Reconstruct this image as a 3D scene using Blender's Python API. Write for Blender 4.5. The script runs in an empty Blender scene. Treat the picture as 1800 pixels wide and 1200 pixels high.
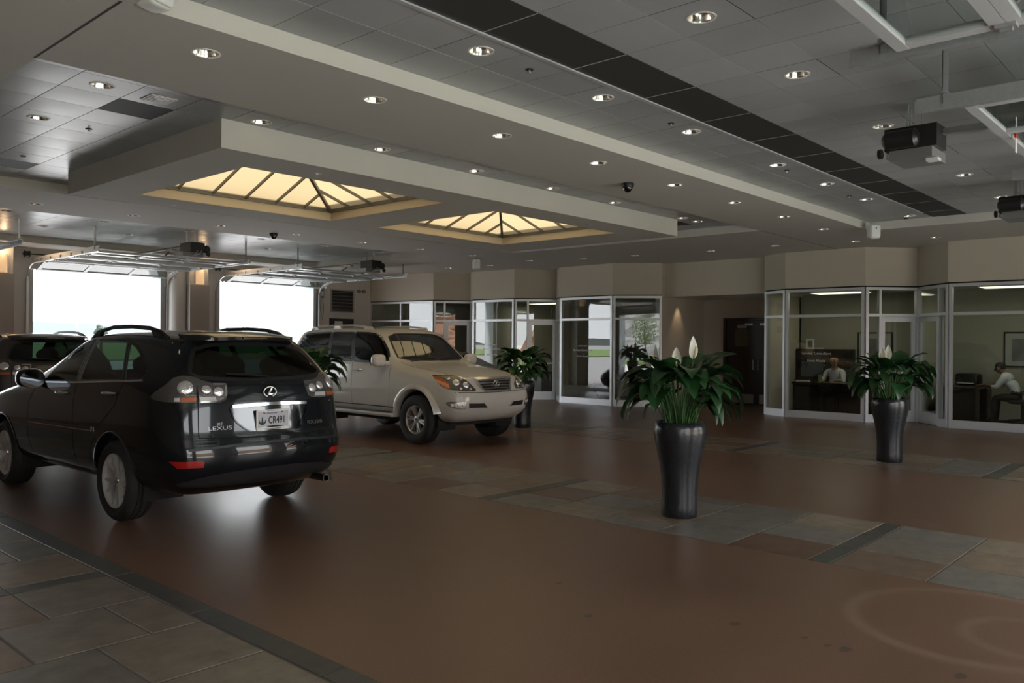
import bpy, bmesh, math, random
import numpy as np
from mathutils import Vector, Matrix
from mathutils.bvhtree import BVHTree
from mathutils import geometry as mgeo

random.seed(7)
scene = bpy.context.scene
C = scene.collection
PI = math.pi

# ------------------------------------------------------------------ camera, sky, exposure
YAW, PITCH, ROLL, FPX, EYE = math.radians(42.17), math.radians(0.089), math.radians(0.444), 1441.35, 1.6
_f = Vector((math.cos(YAW)*math.cos(PITCH), math.sin(YAW)*math.cos(PITCH), math.sin(PITCH)))
_r0 = Vector((math.sin(YAW), -math.cos(YAW), 0)); _u0 = _r0.cross(_f)
_r = math.cos(ROLL)*_r0 + math.sin(ROLL)*_u0
_u = -math.sin(ROLL)*_r0 + math.cos(ROLL)*_u0
cam_data = bpy.data.cameras.new('camera'); cam = bpy.data.objects.new('camera', cam_data); C.objects.link(cam)
cam.matrix_world = Matrix(((_r.x, _u.x, -_f.x, 0), (_r.y, _u.y, -_f.y, 0), (_r.z, _u.z, -_f.z, EYE), (0, 0, 0, 1)))
cam_data.sensor_width = 36; cam_data.lens = 36*FPX/1800; cam_data.clip_start = 0.05; cam_data.clip_end = 2000
scene.camera = cam

world = bpy.data.worlds.new('overcast_sky'); scene.world = world; world.use_nodes = True
_bg = world.node_tree.nodes['Background']; _bg.inputs[0].default_value = (0.93, 0.97, 1.0, 1); _bg.inputs[1].default_value = 1.0
_sd = bpy.data.lights.new('hazy_sun', 'SUN'); _sd.energy = 5.0; _sd.angle = math.radians(6); _sd.color = (1, .98, .94)
_so = bpy.data.objects.new('hazy_sun', _sd); C.objects.link(_so); _so.rotation_euler = Vector((-.45, -.12, -.88)).to_track_quat('-Z', 'Y').to_euler(); _so.location = (0, 0, 30)
scene.view_settings.view_transform = 'Standard'; scene.view_settings.look = 'None'
scene.view_settings.gamma = 1.0; scene.view_settings.use_curve_mapping = False
scene.view_settings.exposure = 2.85
scene.cycles.max_bounces = 10; scene.cycles.diffuse_bounces = 6; scene.cycles.glossy_bounces = 5
scene.cycles.transparent_max_bounces = 24; scene.cycles.caustics_reflective = False; scene.cycles.caustics_refractive = False

def in_view(p, margin=0.18):
    d = Vector(p) - Vector((0, 0, EYE)); z = d.dot(_f)
    if z < 0.3: return False
    x = 900 + FPX*d.dot(_r)/z; y = 600 - FPX*d.dot(_u)/z
    return -1800*margin < x < 1800*(1+margin) and -1200*margin < y < 1200*(1+margin)

# ------------------------------------------------------------------ materials
def lin(r, g, b): return tuple(((v/255)/12.92 if v/255 <= .04045 else ((v/255+.055)/1.055)**2.4) for v in (r, g, b))
def new_mat(name):
    m = bpy.data.materials.new(name); m.use_nodes = True
    return m, m.node_tree.nodes, m.node_tree.links, m.node_tree.nodes['Principled BSDF']
def mat(name, col, rough=.5, metal=0., spec=.5, coat=0., emit=None, estr=0., noise=0., nscale=8., bump=0., bscale=60.):
    m, N, L, b = new_mat(name)
    b.inputs['Base Color'].default_value = (*col, 1); b.inputs['Roughness'].default_value = rough
    b.inputs['Metallic'].default_value = metal; b.inputs['Specular IOR Level'].default_value = spec
    if coat: b.inputs['Coat Weight'].default_value = coat; b.inputs['Coat Roughness'].default_value = .03
    if emit: b.inputs['Emission Color'].default_value = (*emit, 1); b.inputs['Emission Strength'].default_value = estr
    if noise or bump:
        tc = N.new('ShaderNodeTexCoord')
    if noise:
        n = N.new('ShaderNodeTexNoise'); n.inputs['Scale'].default_value = nscale; n.inputs['Detail'].default_value = 5
        L.new(tc.outputs['Object'], n.inputs['Vector'])
        mx = N.new('ShaderNodeMixRGB'); mx.blend_type = 'MIX'
        mx.inputs[1].default_value = (*[v*(1-noise) for v in col], 1); mx.inputs[2].default_value = (*[min(1, v*(1+noise)) for v in col], 1)
        L.new(n.outputs['Fac'], mx.inputs[0]); L.new(mx.outputs[0], b.inputs['Base Color'])
    if bump:
        n2 = N.new('ShaderNodeTexNoise'); n2.inputs['Scale'].default_value = bscale; L.new(tc.outputs['Object'], n2.inputs['Vector'])
        bp = N.new('ShaderNodeBump'); bp.inputs['Strength'].default_value = bump; bp.inputs['Distance'].default_value = .01
        L.new(n2.outputs['Fac'], bp.inputs['Height']); L.new(bp.outputs[0], b.inputs['Normal'])
    return m
def glass(name, tint=(.9, .95, .93), ior=1.5, gain=1.0, rough=.0):
    m, N, L, b = new_mat(name); N.remove(b)
    out = N['Material Output']; tr = N.new('ShaderNodeBsdfTransparent'); tr.inputs[0].default_value = (*tint, 1)
    gl = N.new('ShaderNodeBsdfGlossy'); gl.inputs['Roughness'].default_value = rough; gl.inputs[0].default_value = (1, 1, 1, 1)
    fr = N.new('ShaderNodeFresnel'); fr.inputs[0].default_value = ior
    mul = N.new('ShaderNodeMath'); mul.operation = 'MULTIPLY'; mul.inputs[1].default_value = gain; mul.use_clamp = True
    mix = N.new('ShaderNodeMixShader'); L.new(fr.outputs[0], mul.inputs[0])
    ge = N.new('ShaderNodeNewGeometry'); inv = N.new('ShaderNodeMath'); inv.operation = 'SUBTRACT'; inv.inputs[0].default_value = 1; L.new(ge.outputs['Backfacing'], inv.inputs[1])
    m2 = N.new('ShaderNodeMath'); m2.operation = 'MULTIPLY'; L.new(mul.outputs[0], m2.inputs[0]); L.new(inv.outputs[0], m2.inputs[1]); L.new(m2.outputs[0], mix.inputs[0])
    L.new(tr.outputs[0], mix.inputs[1]); L.new(gl.outputs[0], mix.inputs[2]); L.new(mix.outputs[0], out.inputs[0])
    return m
def random_mat(name, cols, rough=.5, nscale=5., namt=.35, spec=.5, bump=0.):
    """colour picked per object, broken up by noise"""
    m, N, L, b = new_mat(name)
    oi = N.new('ShaderNodeObjectInfo'); rp = N.new('ShaderNodeValToRGB'); rp.color_ramp.interpolation = 'CONSTANT'
    el = rp.color_ramp.elements
    while len(el) < len(cols): el.new(0.5)
    for i, c in enumerate(cols): el[i].position = i/len(cols); el[i].color = (*c, 1)
    L.new(oi.outputs['Random'], rp.inputs[0])
    tc = N.new('ShaderNodeTexCoord'); ge = N.new('ShaderNodeNewGeometry')
    n = N.new('ShaderNodeTexNoise'); n.inputs['Scale'].default_value = nscale; n.inputs['Detail'].default_value = 8; n.inputs['Roughness'].default_value = .65
    L.new(ge.outputs['Position'], n.inputs['Vector'])
    mp = N.new('ShaderNodeMapRange'); mp.inputs[1].default_value = .25; mp.inputs[2].default_value = .75; mp.inputs[3].default_value = 1-namt; mp.inputs[4].default_value = 1+namt
    L.new(n.outputs['Fac'], mp.inputs[0])
    mx = N.new('ShaderNodeMixRGB'); mx.blend_type = 'MULTIPLY'; mx.inputs[0].default_value = 1
    L.new(rp.outputs[0], mx.inputs[1]); L.new(mp.outputs[0], mx.inputs[2]); L.new(mx.outputs[0], b.inputs['Base Color'])
    b.inputs['Roughness'].default_value = rough; b.inputs['Specular IOR Level'].default_value = spec
    if bump:
        bp = N.new('ShaderNodeBump'); bp.inputs['Strength'].default_value = bump; bp.inputs['Distance'].default_value = .004
        L.new(n.outputs['Fac'], bp.inputs['Height']); L.new(bp.outputs[0], b.inputs['Normal'])
    return m

M = {}
M['soffit'] = mat('soffit_paint', (.60, .575, .53), .75, noise=.03, nscale=1.5)
M['wall'] = mat('beige_wall_paint', (.52, .465, .39), .8, noise=.04, nscale=1.2)
M['white_wall'] = mat('off_white_wall_paint', (.62, .61, .58), .7, noise=.03, nscale=1.5)
M['pier'] = mat('grey_pier_cladding', (.40, .38, .36), .45, noise=.05, nscale=3)
M['panel'] = random_mat('metal_ceiling_panel', [(.38, .392, .40), (.40, .412, .42), (.42, .432, .44)], .30, 3, .05, .35)
M['dark_panel'] = mat('dark_perforated_panel', (.035, .037, .036), .6)
M['trim'] = mat('light_metal_trim', (.6, .62, .63), .35, .4)
M['plenum'] = mat('dark_plenum', (.05, .05, .05), .9)
M['alu'] = mat('anodised_aluminium', (.60, .61, .63), .38, .35)
M['galv'] = mat('galvanised_steel', (.50, .52, .53), .38, .75, noise=.15, nscale=30)
M['white_metal'] = mat('white_painted_rail', (.78, .79, .80), .4)
M['black'] = mat('black_satin_plastic', (.012, .012, .013), .45)
M['rubber'] = mat('tyre_rubber', (.012, .012, .012), .75, bump=.15, bscale=90)
M['chrome'] = mat('chrome', (.85, .85, .86), .08, 1.)
M['glass'] = glass('office_glass', (.87, .90, .87), 1.52, 1.8)
M['door_glass'] = glass('door_glass', (.86, .90, .89), 1.5, 1.2)
M['gasket'] = mat('dark_gasket', (.02, .02, .02), .7)
M['white'] = mat('white_plastic', (.72, .72, .70), .45)
M['red'] = mat('red_plastic', (.45, .01, .01), .35)
M['grout'] = mat('grout', (.10, .085, .07), .8)
M['slate'] = random_mat('slate_floor_tile', [lin(122, 106, 88), lin(116, 106, 94), lin(97, 72, 56), lin(106, 100, 92), lin(126, 112, 94), lin(112, 92, 76), lin(112, 106, 98)], .38, 6, .4, .5, .25)
M['dark_slate'] = random_mat('dark_slate_tile', [lin(66, 66, 62), lin(74, 72, 66), lin(60, 62, 60)], .4, 8, .3, .5, .25)

def floor_mat():
    m, N, L, b = new_mat('stained_concrete')
    g = N.new('ShaderNodeNewGeometry')
    n1 = N.new('ShaderNodeTexNoise'); n1.inputs['Scale'].default_value = .55; n1.inputs['Detail'].default_value = 9; n1.inputs['Roughness'].default_value = .62
    n2 = N.new('ShaderNodeTexNoise'); n2.inputs['Scale'].default_value = 45; n2.inputs['Detail'].default_value = 4
    L.new(g.outputs['Position'], n1.inputs['Vector']); L.new(g.outputs['Position'], n2.inputs['Vector'])
    rp = N.new('ShaderNodeValToRGB'); e = rp.color_ramp.elements
    e[0].position = .28; e[0].color = (*lin(97, 72, 56), 1); e[1].position = .72; e[1].color = (*lin(117, 88, 69), 1)
    L.new(n1.outputs['Fac'], rp.inputs[0])
    mx = N.new('ShaderNodeMixRGB'); mx.blend_type = 'OVERLAY'; mx.inputs[0].default_value = .22
    L.new(rp.outputs[0], mx.inputs[1]); L.new(n2.outputs['Fac'], mx.inputs[2])
    # scuffed tyre arcs left by a turning car near the doors
    last = mx
    for (cx, cy, rad, wd, amt) in ((5.30, 1.17, .68, .04, .20), (5.25, .88, .34, .04, .16)):
        d = N.new('ShaderNodeVectorMath'); d.operation = 'DISTANCE'; d.inputs[1].default_value = (cx, cy, 0); L.new(g.outputs['Position'], d.inputs[0])
        s = N.new('ShaderNodeMath'); s.operation = 'SUBTRACT'; s.inputs[1].default_value = rad; L.new(d.outputs['Value'], s.inputs[0])
        a = N.new('ShaderNodeMath'); a.operation = 'ABSOLUTE'; L.new(s.outputs[0], a.inputs[0])
        mr = N.new('ShaderNodeMapRange'); mr.inputs[1].default_value = wd*.3; mr.inputs[2].default_value = wd*1.6; mr.inputs[3].default_value = amt; mr.inputs[4].default_value = 0; L.new(a.outputs[0], mr.inputs[0])
        k = N.new('ShaderNodeMath'); k.operation = 'MULTIPLY'; L.new(mr.outputs[0], k.inputs[0]); L.new(n1.outputs['Fac'], k.inputs[1])
        mm = N.new('ShaderNodeMixRGB'); mm.inputs[2].default_value = (*lin(205, 185, 165), 1); L.new(k.outputs[0], mm.inputs[0]); L.new(last.outputs[0], mm.inputs[1]); last = mm
    L.new(last.outputs[0], b.inputs['Base Color'])
    rr = N.new('ShaderNodeMapRange'); rr.inputs[3].default_value = .26; rr.inputs[4].default_value = .46; L.new(n1.outputs['Fac'], rr.inputs[0]); L.new(rr.outputs[0], b.inputs['Roughness'])
    bp = N.new('ShaderNodeBump'); bp.inputs['Strength'].default_value = .08; bp.inputs['Distance'].default_value = .004; L.new(n2.outputs['Fac'], bp.inputs['Height']); L.new(bp.outputs[0], b.inputs['Normal'])
    return m
M['floor'] = floor_mat()

# ------------------------------------------------------------------ mesh helpers
class G:
    """collects shapes into one mesh"""
    def __init__(s): s.v = []; s.f = []; s.mi = []; s.cur = 0
    def add(s, vs, fs):
        o = len(s.v); s.v += [tuple(p) for p in vs]; s.f += [tuple(i+o for i in q) for q in fs]; s.mi += [s.cur]*len(fs); return s
    def box(s, x0, x1, y0, y1, z0, z1):
        return s.add([(x0,y0,z0),(x1,y0,z0),(x1,y1,z0),(x0,y1,z0),(x0,y0,z1),(x1,y0,z1),(x1,y1,z1),(x0,y1,z1)],
                     [(0,3,2,1),(4,5,6,7),(0,1,5,4),(1,2,6,5),(2,3,7,6),(3,0,4,7)])
    def bar(s, p, q, w, h, up=(0,0,1)):
        p = Vector(p); q = Vector(q); d = (q-p).normalized(); u = Vector(up)
        if abs(d.dot(u)) > .98: u = Vector((1,0,0))
        a = d.cross(u).normalized()*w/2; b = a.cross(d).normalized()*h/2
        vs = [e+sa*a+sb*b for e in (p, q) for sa, sb in ((-1,-1),(1,-1),(1,1),(-1,1))]
        return s.add(vs, [(0,1,2,3),(7,6,5,4),(0,4,5,1),(1,5,6,2),(2,6,7,3),(3,7,4,0)])
    def cone(s, p, q, r0, r1, n=12, cap=True):
        p = Vector(p); q = Vector(q); d = (q-p).normalized(); u = Vector((0,0,1)) if abs(d.z) < .9 else Vector((1,0,0))
        a = d.cross(u).normalized(); b = a.cross(d).normalized()
        vs = []
        for e, r in ((p, r0), (q, r1)):
            for i in range(n):
                t = 2*PI*i/n; vs.append(e+r*(math.cos(t)*a+math.sin(t)*b))
        fs = [(i, i+n, (i+1) % n+n, (i+1) % n) for i in range(n)]
        if cap: fs += [tuple(range(n)), tuple(range(2*n-1, n-1, -1))]
        return s.add(vs, fs)
    def cyl(s, p, q, r, n=12, cap=True): return s.cone(p, q, r, r, n, cap)
    def tube(s, path, r, n=6, cap=True):
        P = [Vector(p) for p in path]; R = r if isinstance(r, (list, tuple)) else [r]*len(P)
        rings = []; a = None
        for i, p in enumerate(P):
            d = (P[min(i+1, len(P)-1)]-P[max(i-1, 0)]).normalized()
            if a is None: a = d.cross(Vector((0,0,1)) if abs(d.z) < .9 else Vector((1,0,0))).normalized()
            else: a = (a-d*a.dot(d)).normalized()
            b = a.cross(d); rings.append([p+R[i]*(math.cos(2*PI*k/n)*a+math.sin(2*PI*k/n)*b) for k in range(n)])
        vs = [v for rg in rings for v in rg]; fs = []
        for i in range(len(P)-1):
            for k in range(n): fs.append((i*n+k, (i+1)*n+k, (i+1)*n+(k+1) % n, i*n+(k+1) % n))
        if cap: fs += [tuple(range(n)), tuple(range(len(vs)-1, len(vs)-n-1, -1))]
        return s.add(vs, fs)
    def lathe(s, prof, n=32, o=(0,0,0), axis='z', closed=False):
        vs = []; m = len(prof)
        for i in range(n):
            t = 2*PI*i/n
            for r, h in prof:
                a, b = r*math.cos(t), r*math.sin(t)
                p = (a, b, h) if axis == 'z' else ((h, a, b) if axis == 'x' else (b, h, a))
                vs.append((p[0]+o[0], p[1]+o[1], p[2]+o[2]))
        fs = []
        for i in range(n):
            j = (i+1) % n
            for k in range(m if closed else m-1):
                kk = (k+1) % m; fs.append((i*m+k, j*m+k, j*m+kk, i*m+kk))
        return s.add(vs, fs)
    def prism(s, pts, d):
        """polygon of 3-D points swept by vector d"""
        n = len(pts); d = Vector(d); vs = [Vector(p) for p in pts]+[Vector(p)+d for p in pts]
        return s.add(vs, [tuple(range(n-1, -1, -1)), tuple(range(n, 2*n))]+[(i, (i+1) % n, (i+1) % n+n, i+n) for i in range(n)])
    def sphere(s, c, r, n=12, m=8, sc=(1,1,1), half=None):
        vs = []; fs = []
        for i in range(m+1):
            t = PI*i/m*(.5 if half else 1)
            for k in range(n):
                a = 2*PI*k/n; vs.append((c[0]+sc[0]*r*math.sin(t)*math.cos(a), c[1]+sc[1]*r*math.sin(t)*math.sin(a), c[2]+sc[2]*r*math.cos(t)))
        for i in range(m):
            for k in range(n): fs.append((i*n+k, (i+1)*n+k, (i+1)*n+(k+1) % n, i*n+(k+1) % n))
        return s.add(vs, fs)
    def superell(s, c, r, e=3., n=24, m=14):
        vs = []; fs = []; k = 2/e
        sp = lambda v: math.copysign(abs(v)**k, v)
        for i in range(m+1):
            t = -PI/2+PI*i/m
            for j in range(n):
                a = 2*PI*j/n; vs.append((c[0]+r[0]*sp(math.cos(t))*sp(math.cos(a)), c[1]+r[1]*sp(math.cos(t))*sp(math.sin(a)), c[2]+r[2]*sp(math.sin(t))))
        for i in range(m):
            for j in range(n): fs.append((i*n+j, i*n+(j+1) % n, (i+1)*n+(j+1) % n, (i+1)*n+j))
        return s.add(vs, fs)
    def mesh(s, name, mats, smooth=False):
        me = bpy.data.meshes.new(name); me.from_pydata(s.v, [], s.f)
        for m in (mats if isinstance(mats, (list, tuple)) else [mats]): me.materials.append(m)
        for p, k in zip(me.polygons, s.mi): p.material_index = k
        bm = bmesh.new(); bm.from_mesh(me); bmesh.ops.remove_doubles(bm, verts=bm.verts, dist=1e-5); bmesh.ops.recalc_face_normals(bm, faces=bm.faces); bm.to_mesh(me); bm.free()
        if smooth:
            for p in me.polygons: p.use_smooth = True
            if smooth != 'all':
                try: me.set_sharp_from_angle(angle=math.radians(smooth if smooth is not True else 40))
                except Exception: pass
        return me
    def build(s, name, mats, parent=None, smooth=False, loc=None, rz=0):
        return link(name, s.mesh(name, mats, smooth), parent, loc, rz)
def link(name, me, parent=None, loc=None, rz=0):
    o = bpy.data.objects.new(name, me); C.objects.link(o)
    if parent: o.parent = parent
    if loc is not None: o.location = loc
    if rz: o.rotation_euler.z = rz
    return o
def tag(o, label=None, cat=None, group=None, kind=None):
    if label: o['label'] = label
    if cat: o['category'] = cat
    if group: o['group'] = group
    if kind: o['kind'] = kind
    return o
def thing(name, label, cat, loc=(0,0,0), rz=0, group=None):
    o = bpy.data.objects.new(name, None); C.objects.link(o); o.location = loc; o.rotation_euler.z = rz; o.empty_display_size = .1
    return tag(o, label, cat, group)
def struct(o): o['kind'] = 'structure'; return o
def copy_tree(o, parent=None):
    c = o.copy(); C.objects.link(c); c.parent = parent
    for ch in list(o.children): copy_tree(ch, c)
    return c
ORD = ['first', 'second', 'third', 'fourth', 'fifth', 'sixth', 'seventh', 'eighth', 'ninth', 'tenth', 'eleventh', 'twelfth']
# ------------------------------------------------------------------ the setting: floor
ZS, ZT, ZB = 3.65, 3.79, 3.50           # soffit, panel ceiling, underside of the skylight box
X0, X1, YN, YF = -9.0, 22.0, -2.2, 20.5
fl = struct(G().box(X0-.3, X1+.3, YN-.4, YF+.4, -.15, 0).build('floor', M['floor']))
TM = 0.004
bands = [(0.55, 2.45), (6.02, 7.74), (11.27, 12.97)]
cross = [-1.15+3.45*i for i in range(7)]
def tile_mesh(w, d, key, cache={}):
    k = (round(w, 3), round(d, 3), key)
    if k not in cache:
        g = G(); b = .006
        g.add([(0,0,0),(w,0,0),(w,d,0),(0,d,0),(b,b,TM),(w-b,b,TM),(w-b,d-b,TM),(b,d-b,TM)], [(4,5,6,7),(0,1,5,4),(1,2,6,5),(2,3,7,6),(3,0,4,7)])
        cache[k] = g.mesh('tile', M[key])
    return cache[k]
rng = random.Random(3)
for bi, (bx0, bx1) in enumerate(bands):
    g = G().box(bx0, bx1, YN, YF, -.02, .0012); g.build('grout_bed', M['grout'], fl)
    edges = []
    a, b = bx0, bx1
    if bi == 0: edges = [(bx1-.16, bx1)]; b = bx1-.16
    for (e0, e1) in edges:
        y = YN
        while y < YF:
            L_ = rng.choice((.9, 1.1, 1.3))
            if in_view((e0, y+L_/2, 0), .25): link('border_tile', tile_mesh(e1-e0-.008, L_-.008, 'dark_slate'), fl, (e0+.004, y+.004, .0005))
            y += L_
    for ci in range(len(cross)):
        y0 = cross[ci]; y1 = cross[ci]+3.45
        n = 3
        w = (b-a)/n
        for k in range(n):
            if in_view((a+w*(k+.5), y0+.08, 0), .25): link('border_tile', tile_mesh(w-.008, .15, 'dark_slate'), fl, (a+w*k+.004, y0+.004, .0005))
        rows = 5; d = (3.45-.158)/rows
        for r in range(rows):
            ys = y0+.158+d*r
            cuts = [a+w*k for k in range(n+1)]
            if rng.random() < .45 and n == 3: cuts = [a, a+w*.5, a+w*1.5, a+w*2.5, b]
            for k in range(len(cuts)-1):
                if in_view(((cuts[k]+cuts[k+1])/2, ys+d/2, 0), .2) and ys < 13:
                    link('tile', tile_mesh(cuts[k+1]-cuts[k]-.01, d-.01, 'slate'), fl, (cuts[k]+.005, ys+.005, .0005))

M['stain'] = mat('oil_spot', (.075, .050, .037), .4)
for k, (x, y, a, b) in enumerate(((4.27,3.43,.035,.03),(3.88,2.89,.04,.03),(4.35,2.20,.055,.04),(4.41,1.82,.03,.025),(4.38,1.68,.035,.025),(4.39,1.59,.06,.04),(4.42,1.05,.06,.035))):
    a *= .75; b *= .75; G().add([(x+a*(1+.15*math.sin(3*t+k))*math.cos(t), y+b*math.sin(t), .0006) for t in np.linspace(0, 2*PI, 18, endpoint=False)], [tuple(range(18))]).build('oil_spot', M['stain'], fl)
# ------------------------------------------------------------------ ceiling
F1 = (2.15, 15.1, YN, 5.1)       # panel field on the near side
F2 = (2.09, 13.9, 6.6, 12.5)     # recess round the skylight box
F3 = (2.15, 13.2, 14.55, 19.3)   # recess by the far doors
BOX = (4.05, 12.65, 7.55, 11.55)
SK = [(4.66, 7.68, 8.20, 10.84), (8.60, 11.66, 8.16, 10.84)]
LR = .088        # radius of a downlight opening
def snap(x, y, F, mx, my, ox, oy):
    return (ox+(math.floor((x-ox)/mx)+.5)*mx, oy+(math.floor((y-oy)/my)+.5)*my)
GRID = {1: (F1, .517, .52, 2.07, 5.1-14*.52), 2: (F2, .51, .52, 2.09, 6.6), 3: (F3, .54, .52, 2.15, 14.55)}
LROWS = [
 ('from the near speaker corner, soffit row beside the pale fascia', [(2.86,5.56),(4.36,5.54),(5.94,5.54),(7.55,5.54),(9.23,5.55),(10.93,5.58),(12.64,5.60),(14.44,5.66)], ZS),
 ('from the picture edge, soffit row before the far door recess', [(2.85,13.72),(4.36,13.72),(5.83,13.72),(7.34,13.72),(8.88,13.70),(10.48,13.70),(12.06,13.70),(13.70,13.70)], ZS),
 ('from the near end, panel row between fascia and dark strip', [(4.40,4.30),(6.0,4.30),(7.65,4.33),(9.36,4.35),(11.05,4.37),(12.78,4.39),(14.59,4.44)], ZT),
 ('from the near end, panel row beyond the dark strip', [(5.0,2.75),(6.63,2.76),(8.33,2.79),(9.99,2.81),(11.79,2.84),(13.54,2.88)], ZT),
 ('over the raised doors, cut by the top edge of the picture', [(6.18,1.20)], ZT),
 ('from the near corner, recess row along the skylight box face', [(4.34,7.30),(5.86,7.30),(7.43,7.30),(9.07,7.30),(10.72,7.30),(12.47,7.30)], ZT),
 ('from the near side, in the shiny recess panels beside the skylight box', [(2.85,7.42),(2.85,9.01),(2.85,10.6)], ZT),
 ('from the near side, in the dark recess at the office end', [(13.25,7.4),(13.25,9.0)], ZT),
 ('from the white corner speaker, soffit row along the office fronts', [(16.82,4.47),(16.5,5.85),(16.24,7.38),(16.28,8.87),(16.05,10.7),(15.9,12.1),(15.43,13.42),(15.7,15.04),(15.6,16.53)], ZS),
 ('from the picture edge, front row above the far overhead doors', [(4.8,15.7),(6.3,15.7),(7.9,15.7),(9.5,15.7),(11.1,15.7),(12.5,15.7)], ZT),
 ('from the picture edge, back row above the far overhead doors', [(5.6,17.2),(7.2,17.2),(8.8,17.2),(10.4,17.2),(12.0,17.2)], ZT)]
LIGHTS = []
for nm, pts, z in LROWS:
    k = -1
    for (x, y) in pts:
        if not in_view((x, y, z), .0): continue
        k += 1
        if z == ZT:
            for key, (F, mx, my, ox, oy) in GRID.items():
                if F[0] < x < F[1] and F[2] < y < F[3]: x, y = snap(x, y, F, mx, my, ox, oy)
        LIGHTS.append((x, y, z, (ORD[k]+' round downlight '+nm) if 'raised doors' not in nm else 'round downlight '+nm))
def hole_plate(g, x0, x1, y0, y1, z, cx, cy, r, flip=True):
    """flat rectangle with a round opening"""
    n = 24; vs = []; fs = []
    for i in range(n):
        a = 2*PI*i/n; ca, sa = math.cos(a), math.sin(a); vs.append((cx+r*ca, cy+r*sa, z))
    for i in range(n):
        a = 2*PI*i/n; ca, sa = math.cos(a), math.sin(a)
        tx = ((x1-cx) if ca > 0 else (cx-x0))/max(1e-9, abs(ca)); ty = ((y1-cy) if sa > 0 else (cy-y0))/max(1e-9, abs(sa)); t = min(tx, ty); vs.append((cx+t*ca, cy+t*sa, z))
    for i in range(n): fs.append((i, (i+1) % n, n+(i+1) % n, n+i))
    # corners
    for (qx, qy) in ((x1, y1), (x0, y1), (x0, y0), (x1, y0)):
        a = math.atan2(qy-cy, qx-cx) % (2*PI); i = int(a/(2*PI/n)) % n; vs.append((qx, qy, z)); fs.append((n+i, n+(i+1) % n, len(vs)-1))
    g.add(vs, fs)
def slab_plate(x0, x1, y0, y1, z0, z1, holes, lights=()):
    """one closed plate with rectangular holes, no inner seams"""
    q_ = .13; holes = list(holes)+[(x-q_, x+q_, y-q_, y+q_) for x, y in lights]; xs = sorted({x0, x1, *[h[0] for h in holes], *[h[1] for h in holes]}); ys = sorted({y0, y1, *[h[2] for h in holes], *[h[3] for h in holes]})
    solid = lambda i, j: 0 <= i < len(xs)-1 and 0 <= j < len(ys)-1 and not any(h[0] < (xs[i]+xs[i+1])/2 < h[1] and h[2] < (ys[j]+ys[j+1])/2 < h[3] for h in holes)
    g = G()
    for i in range(len(xs)-1):
        for j in range(len(ys)-1):
            if not solid(i, j): continue
            a, b, c, d = xs[i], xs[i+1], ys[j], ys[j+1]
            g.add([(a,c,z0),(b,c,z0),(b,d,z0),(a,d,z0)], [(0,3,2,1)]); g.add([(a,c,z1),(b,c,z1),(b,d,z1),(a,d,z1)], [(0,1,2,3)])
            if not solid(i-1, j): g.add([(a,c,z0),(a,d,z0),(a,d,z1),(a,c,z1)], [(0,1,2,3)])
            if not solid(i+1, j): g.add([(b,c,z0),(b,d,z0),(b,d,z1),(b,c,z1)], [(0,3,2,1)])
            if not solid(i, j-1): g.add([(a,c,z0),(b,c,z0),(b,c,z1),(a,c,z1)], [(0,3,2,1)])
            if not solid(i, j+1): g.add([(a,d,z0),(b,d,z0),(b,d,z1),(a,d,z1)], [(0,1,2,3)])
    for x, y in lights: hole_plate(g, x-q_, x+q_, y-q_, y+q_, z0, x, y, LR)
    return g
ceil = struct(slab_plate(X0, X1, YN, YF, ZS, 3.86, [F1, F2, F3], [(x, y) for x, y, z, l in LIGHTS if z == ZS]).build('ceiling', M['soffit']))
# joint in the soffit plaster, in line with the corner of the recess
G().box(2.07, 2.088, 5.1, 6.6, ZS-.0015, ZS+.002).build('control_joint', M['gasket'], ceil)
G().box(13.9, 17.6, 6.592, 6.604, ZS-.0015, ZS+.002).build('control_joint', M['gasket'], ceil)
roof = struct(slab_plate(X0-.3, X1+.3, YN-.3, YF+.3, 3.95, 4.02, SK).build('roof', M['plenum']))
lb = struct(slab_plate(*BOX, ZB, 3.95, SK).build('ceiling', M['soffit']))
# panel fields: backing sheet plus single panels
def panel_mesh(w, d, key, cache={}):
    k = (round(w, 3), round(d, 3), key)
    if k not in cache:
        g = G(); n = 4; t = .012; bulge = -.0035 if key == 'panel' else 0
        vs = []; fs = []
        for j in range(n+1):
            for i in range(n+1):
                u, v = i/n, j/n; vs.append((w*u, d*v, bulge*(4*u*(1-u))*(4*v*(1-v))))
        for j in range(n):
            for i in range(n): q = j*(n+1)+i; fs.append((q, q+n+1, q+n+2, q+1))
        g.add(vs, fs)
        g.add([(0,0,0),(w,0,0),(w,d,0),(0,d,0),(0,0,t),(w,0,t),(w,d,t),(0,d,t)], [(0,1,5,4),(1,2,6,5),(2,3,7,6),(3,0,4,7)])
        cache[k] = g.mesh('ceiling_panel', M[key], smooth=True)
    return cache[k]
XBAR = G().box(0, .008, 0, .52, 0, .01).mesh('cross_bar', M['trim'])
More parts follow.
